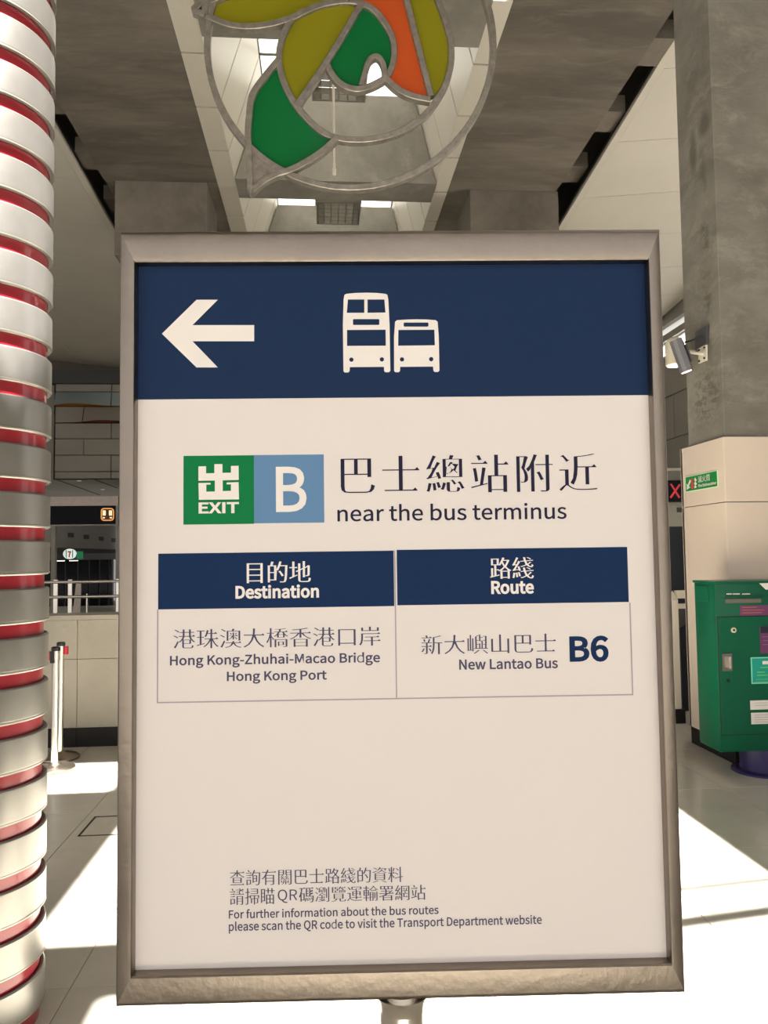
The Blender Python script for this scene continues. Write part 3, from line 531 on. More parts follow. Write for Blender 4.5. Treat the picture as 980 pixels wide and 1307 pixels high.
for a in range(6):
    zz0 = .02+a*(z0/6); zz1 = .02+(a+1)*(z0/6)-.035
    for b in range(6):
        y0 = 13+b*2.9-(a % 2)*1.45 if b or not a % 2 else 13
        MB().box((XR, y0, zz0), (XR+.05, min(y0+2.88 if (b or not a % 2) else 14.43, 26), zz1)).build('wall_panel', 'greywall', wr_)
win = struct('window_1', MB().box((XR+.1, -8, z1-.02), (XR+.16, 26, z2+.02)), 'mullion')
for b in range(10):
    y0 = -4+b*3.0
    if y0 < 13: MB().box((XR+.12, y0-.04, 1), (XR+.2, y0+.04, z0)).build('mullion', 'mullion', win)  # uprights for the added unseen opening
    MB().box((XR+.2, y0, z0), (XR+.21, y0+2.94, z1)).build('glass_pane', 'window_glass', win)
    MB().box((XR+.2, y0, z2), (XR+.21, y0+2.94, z3)).build('glass_pane', 'window_glass', win)
struct('wall_back', MB().box((-6.2, 26.2, 0), (10, 26.4, 9)), 'greywall')

# end wall at the far left: charcoal beam, boards, two rows bulging out to show coloured undersides
YW = 24.0
zy = lambda y: aty(110, y, YW).z
xw0, xw1 = aty(70, 560, YW).x, -6.0
ew = struct('wall_front', MB().box((xw0-.05, YW+.12, zy(611)), (xw1, YW+.3, zy(490))), 'joint')
MB().box((-14, YW+.2, zy(611)), (xw0-.1, YW+.3, zy(490))).build('side_board', 'greywall', ew)
MB().box((-14, YW-.1, zy(490)), (xw1, YW+.3, zy(473))).build('end_beam', 'greydark', ew)
rows = [490, 500, 519, 540, 560, 581, 602, 611]
for r in range(7):
    zt, zb = zy(rows[r])-.012, zy(rows[r+1])+.012
    cuts = {0: [142], 1: [142], 2: [107], 3: [142], 4: [107], 5: [142], 6: [142]}[r]
    xs = [xw0] + [aty(c, 560, YW).x for c in cuts] + [xw1]
    for x0, x1 in zip(xs, xs[1:]):
        if r in (1, 2):
            c0 = aty(100 if r == 1 else 137, 560, YW).x; n = 14; mb = MB(); vs = []
            for k in range(n+1):
                x = x0+.012+(x1-x0-.024)*k/n; bul = .42*math.exp(-((x-c0)/.75)**2)
                vs += [(x, YW, zt), (x, YW-bul, zb+.03*bul), (x, YW+.12, zb+.03*bul), (x, YW+.12, zt)]
            for k in range(n):
                a = k*4; b = a+4; mb.cur = 0
                mb.add([], []); 
                mb.f += [(a, a+1, b+1, b)]; mb.mi += [0]; mb.f += [(a+1, a+2, b+2, b+1)]; mb.mi += [1]; mb.f += [(a+3, a, b, b+3)]; mb.mi += [0]
            mb.v = vs
            mb.build('bulging_board', ['sky_teal' if r == 1 else 'greywall', 'orange_paint' if r == 1 else 'red_paint'], ew, smooth=True, label='board bulging out over a coloured underside')
        else:
            MB().box((x0+.012, YW, zb), (x1-.012, YW+.12, zt)).build('wall_board', 'greywall', ew)
MB().box((-14, YW+.35, 0), (xw1, YW+.5, 9.7)).build('dark_backing', 'void', ew) if False else MB().box((-14, YW+.35, zy(611)), (xw1, YW+.5, 9.7)).build('dark_backing', 'void', ew)  # added sheet that stops sky light leaking past the end wall
# low soffit beyond and the side wall with vents and the shop
lowc = struct('trim_7', MB().box((-16, 24.3, zy(611)-.02), (-4, 56, zy(611)+.2)), 'greywall')
for k, px in enumerate(((101, 612), (131, 623))):
    c = atz(px[0], px[1]+2, zy(611)-.03)
    MB().lathe([(.0, 0), (.07, 0), (.07, .02), (0, .02)], (c.x, c.y, zy(611)-.03), 14).build('downlight', 'glow_dim', lowc)
for px in ((72, 612, 128, 632), (121, 612, 150, 623)):
    a_, b_ = atz(px[0], px[1], zy(611)-.021), atz(px[2], px[3], zy(611)-.021)
    MB().prism([(a_.x-.03, a_.y, a_.z), (a_.x+.03, a_.y, a_.z), (b_.x+.03, b_.y, a_.z), (b_.x-.03, b_.y, a_.z)], (0, 0, -.004)).build('soffit_seam', 'joint', lowc)
XS = -12.9
za = lambda x, y: atx(x, y, XS)
side = struct('wall_side', MB().box((XS-.4, 34, 1.9), (XS, 56, zy(611)-.02)).box((XS-.4, 34, -1.5), (XS, 35.2, 1.9)), 'greywall')
for px in (90, 110, 129, 145):
    c = za(px, 683+(px-90)*.12); 
    MB().box((XS, c.y-.45, c.z-.12), (XS+.03, c.y+.45, c.z+.12)).build('vent', 'greydark', side)
# ================================================================== THINGS, FAR TO NEAR
# shop at the far left
sh = empty('shop_front', (XS, 40, -1.5), 'dark shop front with a charcoal fascia, far left behind the railing', 'shop')
zf1, zf0 = za(70, 699).z, za(70, 715).z
MB().box((XS-.1, 36.15, zf0), (XS+.12, 54, zf1)).build('fascia', 'greydark', sh)
for k in range(3): MB().box((XS+.12, 36.2, zf0+.12+.16*k), (XS+.14, 37.6, zf0+.16+.16*k)).build('fascia_slat', 'mullion', sh)
for k in range(9):
    y0 = 36+2*k
    MB().box((XS-.05, y0+.04, -1.5), (XS-.02, y0+1.96, zf0)).build('window_pane', 'glass', sh)
    MB().box((XS-.07, y0-.04, -1.5), (XS+.02, y0+.04, zf0)).build('mullion', 'greydark', sh)
for px in (77, 94):
    c = aty(px, 718, 38); MB().lathe([(0, 0), (.2, 0), (.2, .03), (0, .03)], (c.x, c.y, zf0-.05), 14).build('downlight', 'glow_white', sh, label='lit round downlight')
struct('trim_8', MB().box((-12.5, 37.5, zf0), (-4, 50, zf0+.3)), 'greydark')
struct('trim_9', MB().box((-12.6, 50, -1.5), (8, 50.4, 9)), 'glass')
c = aty(88.6, 707, 35.9); R = 7.7/980*36
lg = empty('round_shop_sign', c, 'round lit shop sign with a red seven on white, on the far left fascia', 'sign')
MB().prism([(c.x+R*math.cos(t*math.pi/14), c.y, c.z+R*.82*math.sin(t*math.pi/14)) for t in range(28)], (0, .12, 0)).build('disc', 'logo_white', lg)
MB().box((c.x-.03, c.y+.02, c.z-.03), (c.x+.02, c.y+.11, c.z+.03)).build('arm', 'greydark', lg)
LS = Surf((c.x, c.y, c.z), (1, 0, 0), (0, 0, 1))
for sgn in (-1, 1): LS.poly([[(88.6+sgn*3.6, 701.8), (88.6+sgn*4.9, 702.6), (88.6+sgn*4.6, 711.6), (88.6+sgn*3.4, 712)]], 'green_bar', 'logo_green', lg, .01)
LS.fit(latin('7', .02), (86.3, 711.4), (91, 703.4), 'numeral', 'logo_red', lg, .012, label='red numeral seven')
c = aty(101.5, 708.5, 35.9); 
MB().box((c.x-.13, c.y+.02, c.z-.17), (c.x+.13, c.y+.1, c.z+.17)).build('green_side_panel', 'logo_green', lg, label='small green panel')
MB().box((c.x-.6, c.y+.05, c.z-.02), (c.x-.13, c.y+.08, c.z+.02)).build('arm', 'greydark', lg)

# hanging direction sign with a train symbol (far left)
YH = 20.0
def PY(x, y, Y=YH): return aty(x, y, Y)
a, b = PY(62, 646), PY(148, 669)
hs = empty('direction_sign', ((a.x+b.x)/2, YH, b.z), 'long black post-mounted sign with a lit orange train symbol', 'sign')
MB().box((a.x, YH, b.z), (b.x, YH+.25, a.z)).build('sign_box', 'signblack', hs)
t = PY(62, 634).z; MB().box((a.x-.05, YH-.03, a.z), (b.x+.06, YH+.28, t)).build('top_rail', 'steel', hs)
t = PY(62, 671.5).z; MB().box((a.x-.05, YH-.03, t), (b.x+.06, YH+.28, b.z)).build('bottom_rail', 'greywall', hs)
MB().box((b.x, YH-.03, b.z), (b.x+.06, YH+.28, a.z)).build('end_cap', 'greywall', hs)
for x, w in ((a.x+.1, .05), (b.x+.03, .05)): MB().box((x-w, YH+.06, 0), (x+w, YH+.2, PY(62, 646).z-.0)).build('post', 'greywall', hs)
HS = Surf((0, YH-.005, 1.6), (1, 0, 0), (0, 0, 1))
HS.poly([rrect(128.6, 648.3, 145.6, 664.8, 4), rrect(130.2, 649.8, 144, 663.2, 3)], 'train_outline', 'glow_orange', hs, 0)
HS.poly([rrect(130.2, 649.8, 144, 663.2, 3)], 'train_field', 'glow_maroon', hs, 0)
for q_ in (rrect(131, 651.5, 135, 658, .6), rrect(139, 651.5, 143, 658, .6), rrect(131, 660, 134, 661.6, .5), rrect(140, 660, 143, 661.6, .5)): HS.poly([q_], 'train_window', 'glow_warm', hs, .003)

# right: shop block with lane sign
YB = 17.0
a, b = aty(852, 598, YB), aty(852, 672, YB)
rb = struct('trim_10', MB().box((7.2, YB, b.z), (9, YB+.3, aty(852, 600, YB).z)), 'greywall')
MB().box((7.2, YB-.06, aty(852, 601, YB).z), (9, YB+.3, a.z)).build('top_ledge', 'pale', rb)
c = aty(868, 651, YB); MB().box((c.x-.08, YB-.03, c.z-.05), (c.x+.12, YB, c.z+.05)).build('vent', 'greydark', rb)
MB().box((7.2, YB+.02, 0), (9, YB+.3, b.z)).build('dark_lower_panel', 'darkpanel', rb)
a, b = aty(851, 613, YB-.4), aty(873, 640, YB-.4)
ls = empty('lane_sign', ((a.x+b.x)/2, YB-.4, b.z), 'small black sign with a lit red cross beside the concrete column', 'sign')
MB().box((a.x, YB-.4, b.z), (a.x+.9, YB-.12, a.z)).build('sign_box', 'signblack', ls)
MB().box((a.x+.1, YB-.12, b.z), (a.x+.3, YB-.05, a.z)).build('bracket', 'mullion', ls)
X_ = Surf((0, YB-.405, 1.6), (1, 0, 0), (0, 0, 1))
X_.poly([[(855, 618), (857, 617), (868, 634.5), (866, 636)]], 'cross_stroke', 'glow_red', ls, 0)
X_.poly([[(866.5, 617.5), (868.5, 619), (856.5, 636), (854.5, 634.5)]], 'cross_stroke', 'glow_red', ls, .002)
# dark machine and white gate beside the mailbox
c = aty(868, 906, 7.5)
mc = empty('ticket_machine', (3.6, 7.8, 0), 'tall dark navy cabinet half hidden behind the green mailbox', 'cabinet')
q = aty(867, 786, 7.5)
MB().hexa([(q.x, 7.5, .02), (4.4, 7.5, .02), (4.4, 8.1, .02), (q.x, 8.1, .02)], [(q.x, 7.5, q.z-.12), (4.4, 7.5, q.z+.3), (4.4, 8.1, q.z+.3), (q.x, 8.1, q.z-.12)]).build('body', 'darkpanel', mc)
MB().box((q.x, 7.52, 0), (4.38, 8.08, .02)).build('foot', 'black', mc)
gt = empty('gate_post', (aty(864, 915, 7.0).x, 7.05, 0), 'white pointed gate post with rails beside the green mailbox', 'post')
x0, x1 = aty(858.5, 800, 7.0).x, aty(866.5, 800, 7.0).x
zt, zp = aty(862, 766, 7.0).z, aty(862, 754, 7.0).z
MB().box((x0, 7.0, .13), (x1, 7.1, zt), .004).build('post', 'white_paint', gt)
xm = (x0+x1)/2
MB().add([(x0, 7.0, zt), (x1, 7.0, zt), (x1, 7.1, zt), (x0, 7.1, zt), (xm, 7.05, zp)], [(0, 1, 4), (1, 2, 4), (2, 3, 4), (3, 0, 4), (3, 2, 1, 0)]).build('pointed_cap', 'white_paint', gt)
MB().box((x0-.01, 6.99, 0), (x1+.03, 7.11, .13), .003).build('dark_foot', 'plinth', gt)
MB().box((x1, 7.02, aty(870, 764, 7).z), (x1+1.0, 7.08, aty(870, 754, 7).z)).build('rail', 'white_paint', gt)
MB().box((x1, 7.02, aty(870, 777, 7).z), (x1+1.0, 7.08, aty(870, 771, 7).z)).build('rail', 'white_paint', gt)
MB().box((x1+.96, 7.02, 0), (x1+1.02, 7.08, aty(870, 754, 7).z)).build('post', 'white_paint', gt)

# low stone wall with dark plinth, behind the stanchions
YL = 6.85
zl = aty(110, 785, YL).z; zpl = aty(110, 929, YL).z
lw = struct('wall_low', MB().box((-4.6, YL+.02, 0), (.6, YL+.3, zl-.03)), 'joint')
xj = aty(98.5, 850, YL).x; zj = aty(110, 841, YL).z
for k in range(-3, 3):
    for za0, za1 in ((zpl, zj), (zj, zl-.04)):
        MB().box((xj+.9*k+.002, YL, za0+.002), (xj+.9*(k+1)-.002, YL+.03, za1-.002), .002).build('stone_panel', 'stone', lw)
    MB().box((xj+.9*k+.001, YL-.02, 0), (xj+.9*(k+1)-.001, YL+.02, zpl), .002).build('plinth_panel', 'plinth', lw)
MB().box((-4.6, YL-.01, zl-.04), (.6, YL+.32, zl), .003).build('coping', 'stone', lw)
# railing beyond it
YR = 16.0
r = lambda x, y: aty(x, y, YR)
rl = empty('railing', (r(90, 800).x, YR, 0), 'steel two-rail railing with flat posts beyond the low stone wall', 'railing')
for y in (742.5, 761.5):
    z = r(110, y).z; MB().tube([(-9.5, YR, z), (-2, YR, z)], .028, 12).build('rail', 'steel_bright', rl, smooth=True)
ztop = r(110, 742).z
for x, w in ((70, .085), (88.5, .08), (150, .08)):
    xx = r(x, 760).x; MB().box((xx-w/2*1.0, YR+.03, 0), (xx+w/2, YR+.06, ztop+.04), .004).build('post', 'steel_bright', rl)
a_, b_ = r(99.5, 745), r(96, 783)
MB().prism([(a_.x-.05, YR+.05, a_.z+.03), (a_.x+.05, YR+.05, a_.z+.03), (b_.x+.07, YR+.05, 0), (b_.x-.12, YR+.05, 0)], (0, .03, 0)).build('post', 'steel', rl)
xx = r(110, 760).x; MB().tube([(xx, YR+.05, 0), (xx, YR+.05, r(110, 758).z)], .02, 10).build('thin_post', 'steel_bright', rl)

# stanchions with red belt cassettes
def stanchion(px, Y, label):
    b = atz(px, 976, 0); x = aty(px, 900, Y).x
    s = empty('queue_post', (x, Y, 0), label, 'barrier post', 'queue posts by the striped column')
    h = .93
    MB().lathe([(0, 0), (.145, 0), (.15, .006), (.15, .02), (.135, .032), (.05, .045), (.036, .06), (0, .06)], (x, Y, 0), 40).build('base', 'steel', s, smooth=True)
    MB().lathe([(0, .05), (.026, .05), (.026, h-.1), (0, h-.1)], (x, Y, 0), 28).build('tube', 'steel_bright', s, smooth=True)
    MB().lathe([(0, h-.1), (.031, h-.1), (.031, h-.03), (0, h-.03)], (x, Y, 0), 28).build('belt_head', 'steel_bright', s, smooth=True)
    MB().lathe([(0, h-.03), (.033, h-.03), (.033, h-.006), (.026, h), (0, h)], (x, Y, 0), 28).build('cap', 'black', s, smooth=True)
    return s, x, h
s, x, h = stanchion(70.5, 6.12, 'polished steel queue post with a red belt end, nearer the striped column')
MB().box((x-.055, 6.10, h-.1), (x-.031, 6.14, h-.035), .003).build('belt_cassette', 'beltred', s)
MB().box((x-.031, 6.085, h-.12), (x-.0, 6.09, h-.03)).build('belt_clip', 'black', s)
s, x, h = stanchion(77.0, 6.46, 'polished steel queue post with dark round base, further from the striped column')
MB().box((x+.031, 6.44, h-.1), (x+.055, 6.48, h-.035), .003).build('belt_cassette', 'beltred', s)

# ---------------------------------------------------------------- concrete column with cladding, right
CX, CY0 = 3.08, 5.61
CY1 = atx(869, 600, CX-.02).y
CX1 = 4.5
zc_ = aty(924, 558, CY0).z
cc = struct('trim_11', MB().box((CX+.005, CY0+.005, 0), (CX1, CY1-.1, ZS), .006), 'column_concrete')
zj = aty(930, 641, CY0).z; xj2 = CX
def cl(a, b): return MB().box(a, b, .004)
for z0_, z1_ in ((.14, zj-.003), (zj+.003, zc_)):
    MB().box((CX-.02, CY0-.016, z0_), (CX+.002, CY1, z1_), .002).build('cladding_panel', 'cladding', cc)
    MB().box((CX-.018, CY0-.02, z0_), (CX1, CY0+.0, z1_), .002).build('cladding_panel', 'cladding', cc)
cl((CX-.02, CY1-.03, .14), (CX1, CY1+.01, zc_)).build('cladding_panel', 'cladding', cc)
MB().box((CX-.01, CY0-.01, 0), (CX1, CY1, .14)).build('plinth', 'plinth', cc)
# fire extinguisher sign on the column's left face
FS = Surf((CX-.022, 6, 1.6), (0, -1, 0), (0, 0, 1))
q = [FS.px(*p) for p in ((874.3, 610), (916, 599), (917, 620), (875.6, 629.5))]
u0, u1 = (q[0][0]+q[3][0])/2, (q[1][0]+q[2][0])/2; v0, v1 = (q[3][1]+q[2][1])/2, (q[0][1]+q[1][1])/2
fe = empty('extinguisher_sign', FS.P((u0+u1)/2, v0), 'green fire extinguisher sign with white arrow on the pale column cladding', 'sign')
def FR(a0, b0, a1, b1, name, m, w, lab=None):   # in sign fractions
    U = lambda t_: u0+(u1-u0)*t_; V = lambda t_: v0+(v1-v0)*t_
    return FS.flat(([(U(a0), V(b0)), (U(a1), V(b0)), (U(a1), V(b1)), (U(a0), V(b1))], [(0, 1, 2, 3)]), name, m, fe, w, lab)
mbx = MB(); A_, B_ = FS.P(u0, v0, 0), FS.P(u1, v1, .004); mbx.box(A_, B_); mbx.build('board', 'sign_glow', fe)
FR(.02, .045, .98, .955, 'green_field', 'sign_green', .0045)
def FP(pts): return [(u0+(u1-u0)*a, v0+(v1-v0)*b) for a, b in pts]
FS.flat(fill2d([FP([(.05, .14), (.05, .55), (.09, .47), (.16, .78), (.2, .68), (.125, .36), (.17, .27)])]), 'arrow', 'white', fe, .005)
FS.flat(fill2d([FP([(.2, .15), (.27, .15), (.27, .72), (.25, .8), (.22, .8), (.2, .72)])]), 'extinguisher_symbol', 'extred', fe, .005)
FS.flat(fill2d([FP([(.31, .15), (.37, .2), (.34, .35), (.39, .4), (.34, .55), (.38, .65), (.33, .85), (.3, .7), (.33, .6), (.29, .45), (.32, .35), (.29, .25)])]), 'flame_symbol', 'white', fe, .005)
def FT(VF, a0, b0, a1, b1, name):
    X = [p[0] for p in VF[0]]; Y = [p[1] for p in VF[0]]
    V = FP([(a0+(x-min(X))/(max(X)-min(X))*(a1-a0), b0+(y-min(Y))/(max(Y)-min(Y))*(b1-b0)) for x, y in VF[0]])
    FS.flat((V, VF[1]), name, 'white', fe, .005)
FT(han('滅火筒', 0, .006), .42, .46, .78, .88, 'lettering'); FT(latin('Fire Extinguisher', .01), .42, .12, .96, .36, 'lettering')

# lamps bracketed to the column
fl = empty('spotlight', atx(900, 450, CX), 'grey box spotlight tilted down on a white bracket plate, concrete column', 'lamp')
LF = Surf((CX-.001, 6, 1.6), (0, -1, 0), (0, 0, 1))
def LP_(x, y, w=0): u, v = LF.px(x, y, w); return LF.P(u, v, w)
pc = LP_(899, 452)
MB().hexa([LP_(893, 444), LP_(903, 440), LP_(903, 460), LP_(893, 464)], [LP_(893, 444)+Vector((-.012, 0, 0)), LP_(903, 440)+Vector((-.012, 0, 0)), LP_(903, 460)+Vector((-.012, 0, 0)), LP_(893, 464)+Vector((-.012, 0, 0))]).build('wall_plate', 'white_paint', fl, label='white drilled plate')
for q in ((894.5, 447), (901, 443.5), (894.5, 461), (901, 457)):
    p = LP_(*q); MB().tube([p+Vector((-.02, 0, 0)), p+Vector((-.010, 0, 0))], .009, 10).build('bolt', 'black', fl)
YF = (pc.y)
arm0, arm1 = pc+Vector((-.01, 0, 0)), aty(880, 450, YF)
MB().tube([arm0, (arm0+arm1)/2, arm1], .012, 8).build('arm', 'white_paint', fl)
# body: octagonal-edged box, leaning
top, bot = aty(862, 434, YF-.03), aty(876, 474, YF-.03)
ax = (bot-top).normalized(); sd = Vector((0, 1, 0)).cross(ax).normalized()
wv, dv = .042, .05
if sd.x < 0: sd = -sd
def octo(c, s=1): return [c+sd*a*s+Vector((0, b*s, 0)) for a, b in ((-wv, -dv*.5), (-wv*.5, -dv), (wv*.5, -dv), (wv, -dv*.5), (wv, dv*.5), (wv*.5, dv), (-wv*.5, dv), (-wv, dv*.5))]
MB().prism(octo(top), bot-top).build('housing', 'fixture', fl)
MB().prism(octo(bot+ax*.001, .8), ax*.006).build('lens', 'glow_white', fl, label='lit lens')
pb = (top+bot)/2+sd*(wv+.006)
MB().prism([pb+ax*.07+Vector((0, -.03, 0)), pb-ax*.07+Vector((0, -.03, 0)), pb-ax*.07+Vector((0, .03, 0)), pb+ax*.07+Vector((0, .03, 0))], sd*.014).build('yoke', 'fixture2', fl)
jb = fl
e = Vector((-.02, 0, 0)); q = [LP_(890, 424), LP_(904.5, 415), LP_(904.5, 438), LP_(890, 447)]
MB().hexa(q, [p+e for p in q]).build('junction_plate', 'fixture2', jb, label='dark grey plate above the bracket')
MB().tube(smooth_pts([LP_(899, 430, .02), LP_(893, 430, .05), LP_(884, 434, .1), aty(874, 437, YF-.02)], 4), .008, 8).build('cable', 'black', jb)
dl = empty('capsule_lamp', aty(860, 450, YF+.12), 'beige capsule-shaped lamp with lit underside, behind the grey spotlight', 'lamp')
YC2 = YF+.16
ct, cb = aty(860.5, 430, YC2), aty(860.5, 467, YC2); rr = 12.2/980*6.1
prof = [(0, cb.z-ct.z+.004), (rr*.94, cb.z-ct.z+.004), (rr, cb.z-ct.z+.01), (rr, -rr)] + [(rr*math.cos(t*math.pi/16), -rr+rr*math.sin(t*math.pi/16)) for t in range(1, 8)] + [(.002, 0)]
MB().lathe(prof, ct, 28).build('housing', 'beige', dl, smooth=True)
MB().lathe([(0, 0), (rr*.86, 0), (rr*.86, .004), (0, .004)], (ct.x, ct.y, cb.z-.001), 24).build('lens', 'glow_white', dl, label='lit lens')
MB().tube([(ct.x, ct.y, (ct.z+cb.z)/2), (CX+.0, ct.y, (ct.z+cb.z)/2)], .014, 8).build('arm', 'beige', dl)

# ---------------------------------------------------------------- green mailbox
YM = 5.28
m = lambda x, y, Y=YM: aty(x, y, Y)
mx0 = m(915, 850).x; mx1 = mx0+.74; mzb, mzt = m(925, 961).z, m(925, 743).z; myb = 5.585
mb_ = empty('mailbox', ((mx0+mx1)/2, 5.42, 0), 'green metal street mailbox on a purple pedestal in front of the column', 'mailbox')
MB().box((mx0, YM, mzb), (mx1, myb, mzt), .022).build('body', 'mailgreen', mb_, smooth=True)
MB().box((mx0-.008, YM-.008, mzt-.012), (mx1+.008, myb, mzt+.006), .003).build('lid_edge', 'mailgreen', mb_, label='lighter top edge')
MB().box((mx0-.001, 5.36, mzt-.145), (mx0-.0045, 5.55, mzt-.03), .003).build('side_panel', 'mailgreen', mb_)
dz1 = m(930, 787.5).z; dz0 = m(930, 938).z; dx0 = m(918.5, 860).x
MB().box((dx0, YM-.006, dz0), (mx1-.03, YM+.01, dz1), .002).build('door', 'mailgreen', mb_)
door = mb_.children[-1] if False else [o for o in mb_.children if o.name.startswith('door')][0]
fg = MB()
for a, b in (((dx0-.005, dz0-.005), (dx0-.001, dz1+.004)), ((dx0-.005, dz1+.001), (mx1-.028, dz1+.005)), ((dx0-.005, dz0-.005), (mx1-.028, dz0-.001))): fg.box((a[0], YM-.0015, a[1]), (b[0], YM+.002, b[1]))
fg.build('door_seam', 'joint', mb_)
MS = Surf((0, YM-.0065, 1), (1, 0, 0), (0, 0, 1)); MT = Surf((0, YM-.0005, 1), (1, 0, 0), (0, 0, 1))
def mrect(S, x0, y0, x1, y1, name, mt, par, w, d=.001, lab=None):
    a = S.P(*S.px(x0, y1), w); b = S.P(*S.px(x1, y0), w+d); return MB().box(a, b).build(name, mt, par, label=lab)
mrect(MT, 925.5, 764, 971, 770, 'slot', 'void', mb_, .0, .002, 'dark letter slot')
mrect(MT, 924, 761.5, 973, 763.5, 'slot_hood', 'mailgreen', mb_, .0, .018)
mrect(MT, 921, 760, 966, 760.8, 'printed_line', 'white', mb_, .0, .0006)
MT.fit(latin('POSTING BOX'.replace('POSTING BOX', 'Bus Port')), (927, 759.5), (957, 757.2), 'lettering', 'stk_line', mb_, .001) if False else None
for x0, x1 in ((927, 934), (935, 944), (947, 957)): mrect(MT, x0, 757.4, x1, 758.9, 'printed_line', 'white', mb_, 0, .0006)
mrect(MT, 944.5, 772, 996, 786, 'purple_label', 'stk_purple', mb_, 0, .0008)
for y, x1 in ((774.5, 966), (778, 975), (781.5, 972)): mrect(MT, 947, y, x1, y+1.1, 'printed_line', 'orange_paint', mb_, .001, .0004)
tri = [(968, 744), (996, 744), (988, 752.5), (977, 752.5)]
MT.flat(([MT.px(*p) for p in tri], [(0, 1, 2, 3)]), 'white_emblem', 'white', mb_, .001)
lk = MS.P(*MS.px(935.8, 804.2), 0)
MB().tube([lk, lk+Vector((0, -.008, 0))], .019, 20).build('lock', 'beige', door, label='round brass lock'); MB().tube([lk+Vector((0, -.008, 0)), lk+Vector((0, -.011, 0))], .008, 12).build('lock_core', 'plinth', door)
hp = mrect(MS, 921.5, 834, 933.5, 856.5, 'handle_plate', 'steel', door, 0, .006, 'steel recessed handle plate')
mrect(MS, 924, 838, 930, 852, 'handle_recess', 'lampgrey', door, .006, .001); mrect(MS, 929.2, 838, 931.2, 853, 'handle_lever', 'steel_bright', door, .007, .01)
lk = MS.P(*MS.px(929.3, 868.8), 0); MB().tube([lk, lk+Vector((0, -.003, 0))], .013, 16).build('keyhole', 'plinth', door, label='dark round keyhole')
mrect(MS, 970.5, 799, 1000, 834, 'purple_sticker', 'stk_purple', door, 0, .0008); mrect(MS, 970.5, 799, 1000, 808, 'sticker_top', 'darkpanel', door, .001, .0004)
for y in (812, 817, 822): mrect(MS, 973, y, 998, y+1, 'printed_line', 'line', door, .001, .0004)
mrect(MS, 959, 838, 1000, 873, 'teal_sticker', 'stk_line', door, 0, .0008); mrect(MS, 960.5, 839.5, 999, 871.5, 'sticker_field', 'stk_teal', door, .001, .0004)
mrect(MS, 973, 843, 998, 848, 'sticker_white_box', 'white', door, .0015, .0004)
for x0, y, x1 in ((970, 851, 985), (966, 857, 976), (966, 861, 980), (964, 866, 996), (963, 869.3, 996)): mrect(MS, x0, y, x1, y+1.6, 'printed_line', 'stk_lime', door, .0015, .0004)
mrect(MS, 957.5, 893, 1000, 906, 'paper_notice', 'white', door, 0, .0008); mrect(MS, 958.8, 908.5, 1000, 924.5, 'paper_notice', 'white', door, 0, .0008)
for y in (896.5, 899.5, 912, 915, 918, 921): mrect(MS, 963, y, 998, y+.6, 'printed_line', 'line', door, .001, .0003)
px_, py_ = m(985, 975).x, 5.43
px_ = m(947, 975, 5.43).x+.15
pe = MB().lathe([(0, 0), (.21, 0), (.21, .012), (.2, .018), (.15, .02), (.15, mzb), (0, mzb)], (px_, py_, 0), 40).build('pedestal', 'purple', mb_, smooth=True, label='purple round pedestal')

# ---------------------------------------------------------------- louvred light units hanging in the shaft
def light_unit(Y, label, px0, px1, pyf):
    x0, x1 = aty(px0, pyf, Y+1.0).x, aty(px1, pyf, Y+1.0).x; zb = 8.28
    u = empty('louvre_light', ((x0+x1)/2, Y+.5, zb), label, 'light', 'louvred lights in the ceiling shaft')
    hb = MB(); w = .035; ht = .16
    hb.box((x0, Y, zb), (x0+w, Y+1, zb+ht)).box((x1-w, Y, zb), (x1, Y+1, zb+ht)).box((x0+w, Y, zb), (x1-w, Y+w, zb+ht)).box((x0+w, Y+1-w, zb), (x1-w, Y+1, zb+ht))
    hb.build('frame', 'lampgrey', u)
    nx, ny = 6, 6
    for k in range(1, nx): xx = x0+(x1-x0)*k/nx; MB().box((xx-.007, Y+w, zb+.01), (xx+.007, Y+1-w, zb+.11)).build('louvre', 'lampgrey', u)
    for k in range(1, ny): yy = Y+1.0*k/ny; MB().box((x0+w, yy-.007, zb+.012), (x1-w, yy+.007, zb+.10)).build('louvre', 'lampgrey', u)
    MB().box((x0, Y, zb+ht), (x0+.10, Y+1, zb+ht+.05)).build('back_rail', 'lampgrey', u); MB().box((x1-.1, Y, zb+ht), (x1, Y+1, zb+ht+.05)).build('back_rail', 'lampgrey', u)
    for k in range(3):
        yy = Y+.2+.3*k; MB().tube([(x0+.05, yy, zb+.135), (x1-.05, yy, zb+.135)], .022, 10).build('lamp_tube', 'white_paint', u)
    for x in (x0+.1, x1-.1): MB().tube([(x, Y+.5, zb+ht+.04), (x, Y+.5, 9.62)], .008, 6).build('suspension_rod', 'steel', u)
    return x0, x1, zb
light_unit(9.98, 'grey louvred ceiling light hanging behind the stained glass ring', 398.5, 466, 138)
light_unit(14.2, 'grey louvred ceiling light seen just above the sign top', 404, 458, 282)
pc_ = empty('pull_cord', aty(426, 205, 9.6), 'thin white cord with a small cylinder end, hanging behind the glass ring', 'cord')
p0_, p1_ = aty(423, 40, 9.5), aty(426.5, 214, 9.5)
MB().tube([(p1_.x, 9.5, 9.62), (p1_.x, 9.5, p1_.z)], .015, 8).build('cord', 'white_paint', pc_)
z_ = p1_.z; MB().lathe([(0, -.10), (.022, -.10), (.024, -.02), (.018, 0), (.018, .06), (0, .06)], (p1_.x, 9.5, z_), 14).build('end_weight', 'white_paint', pc_)

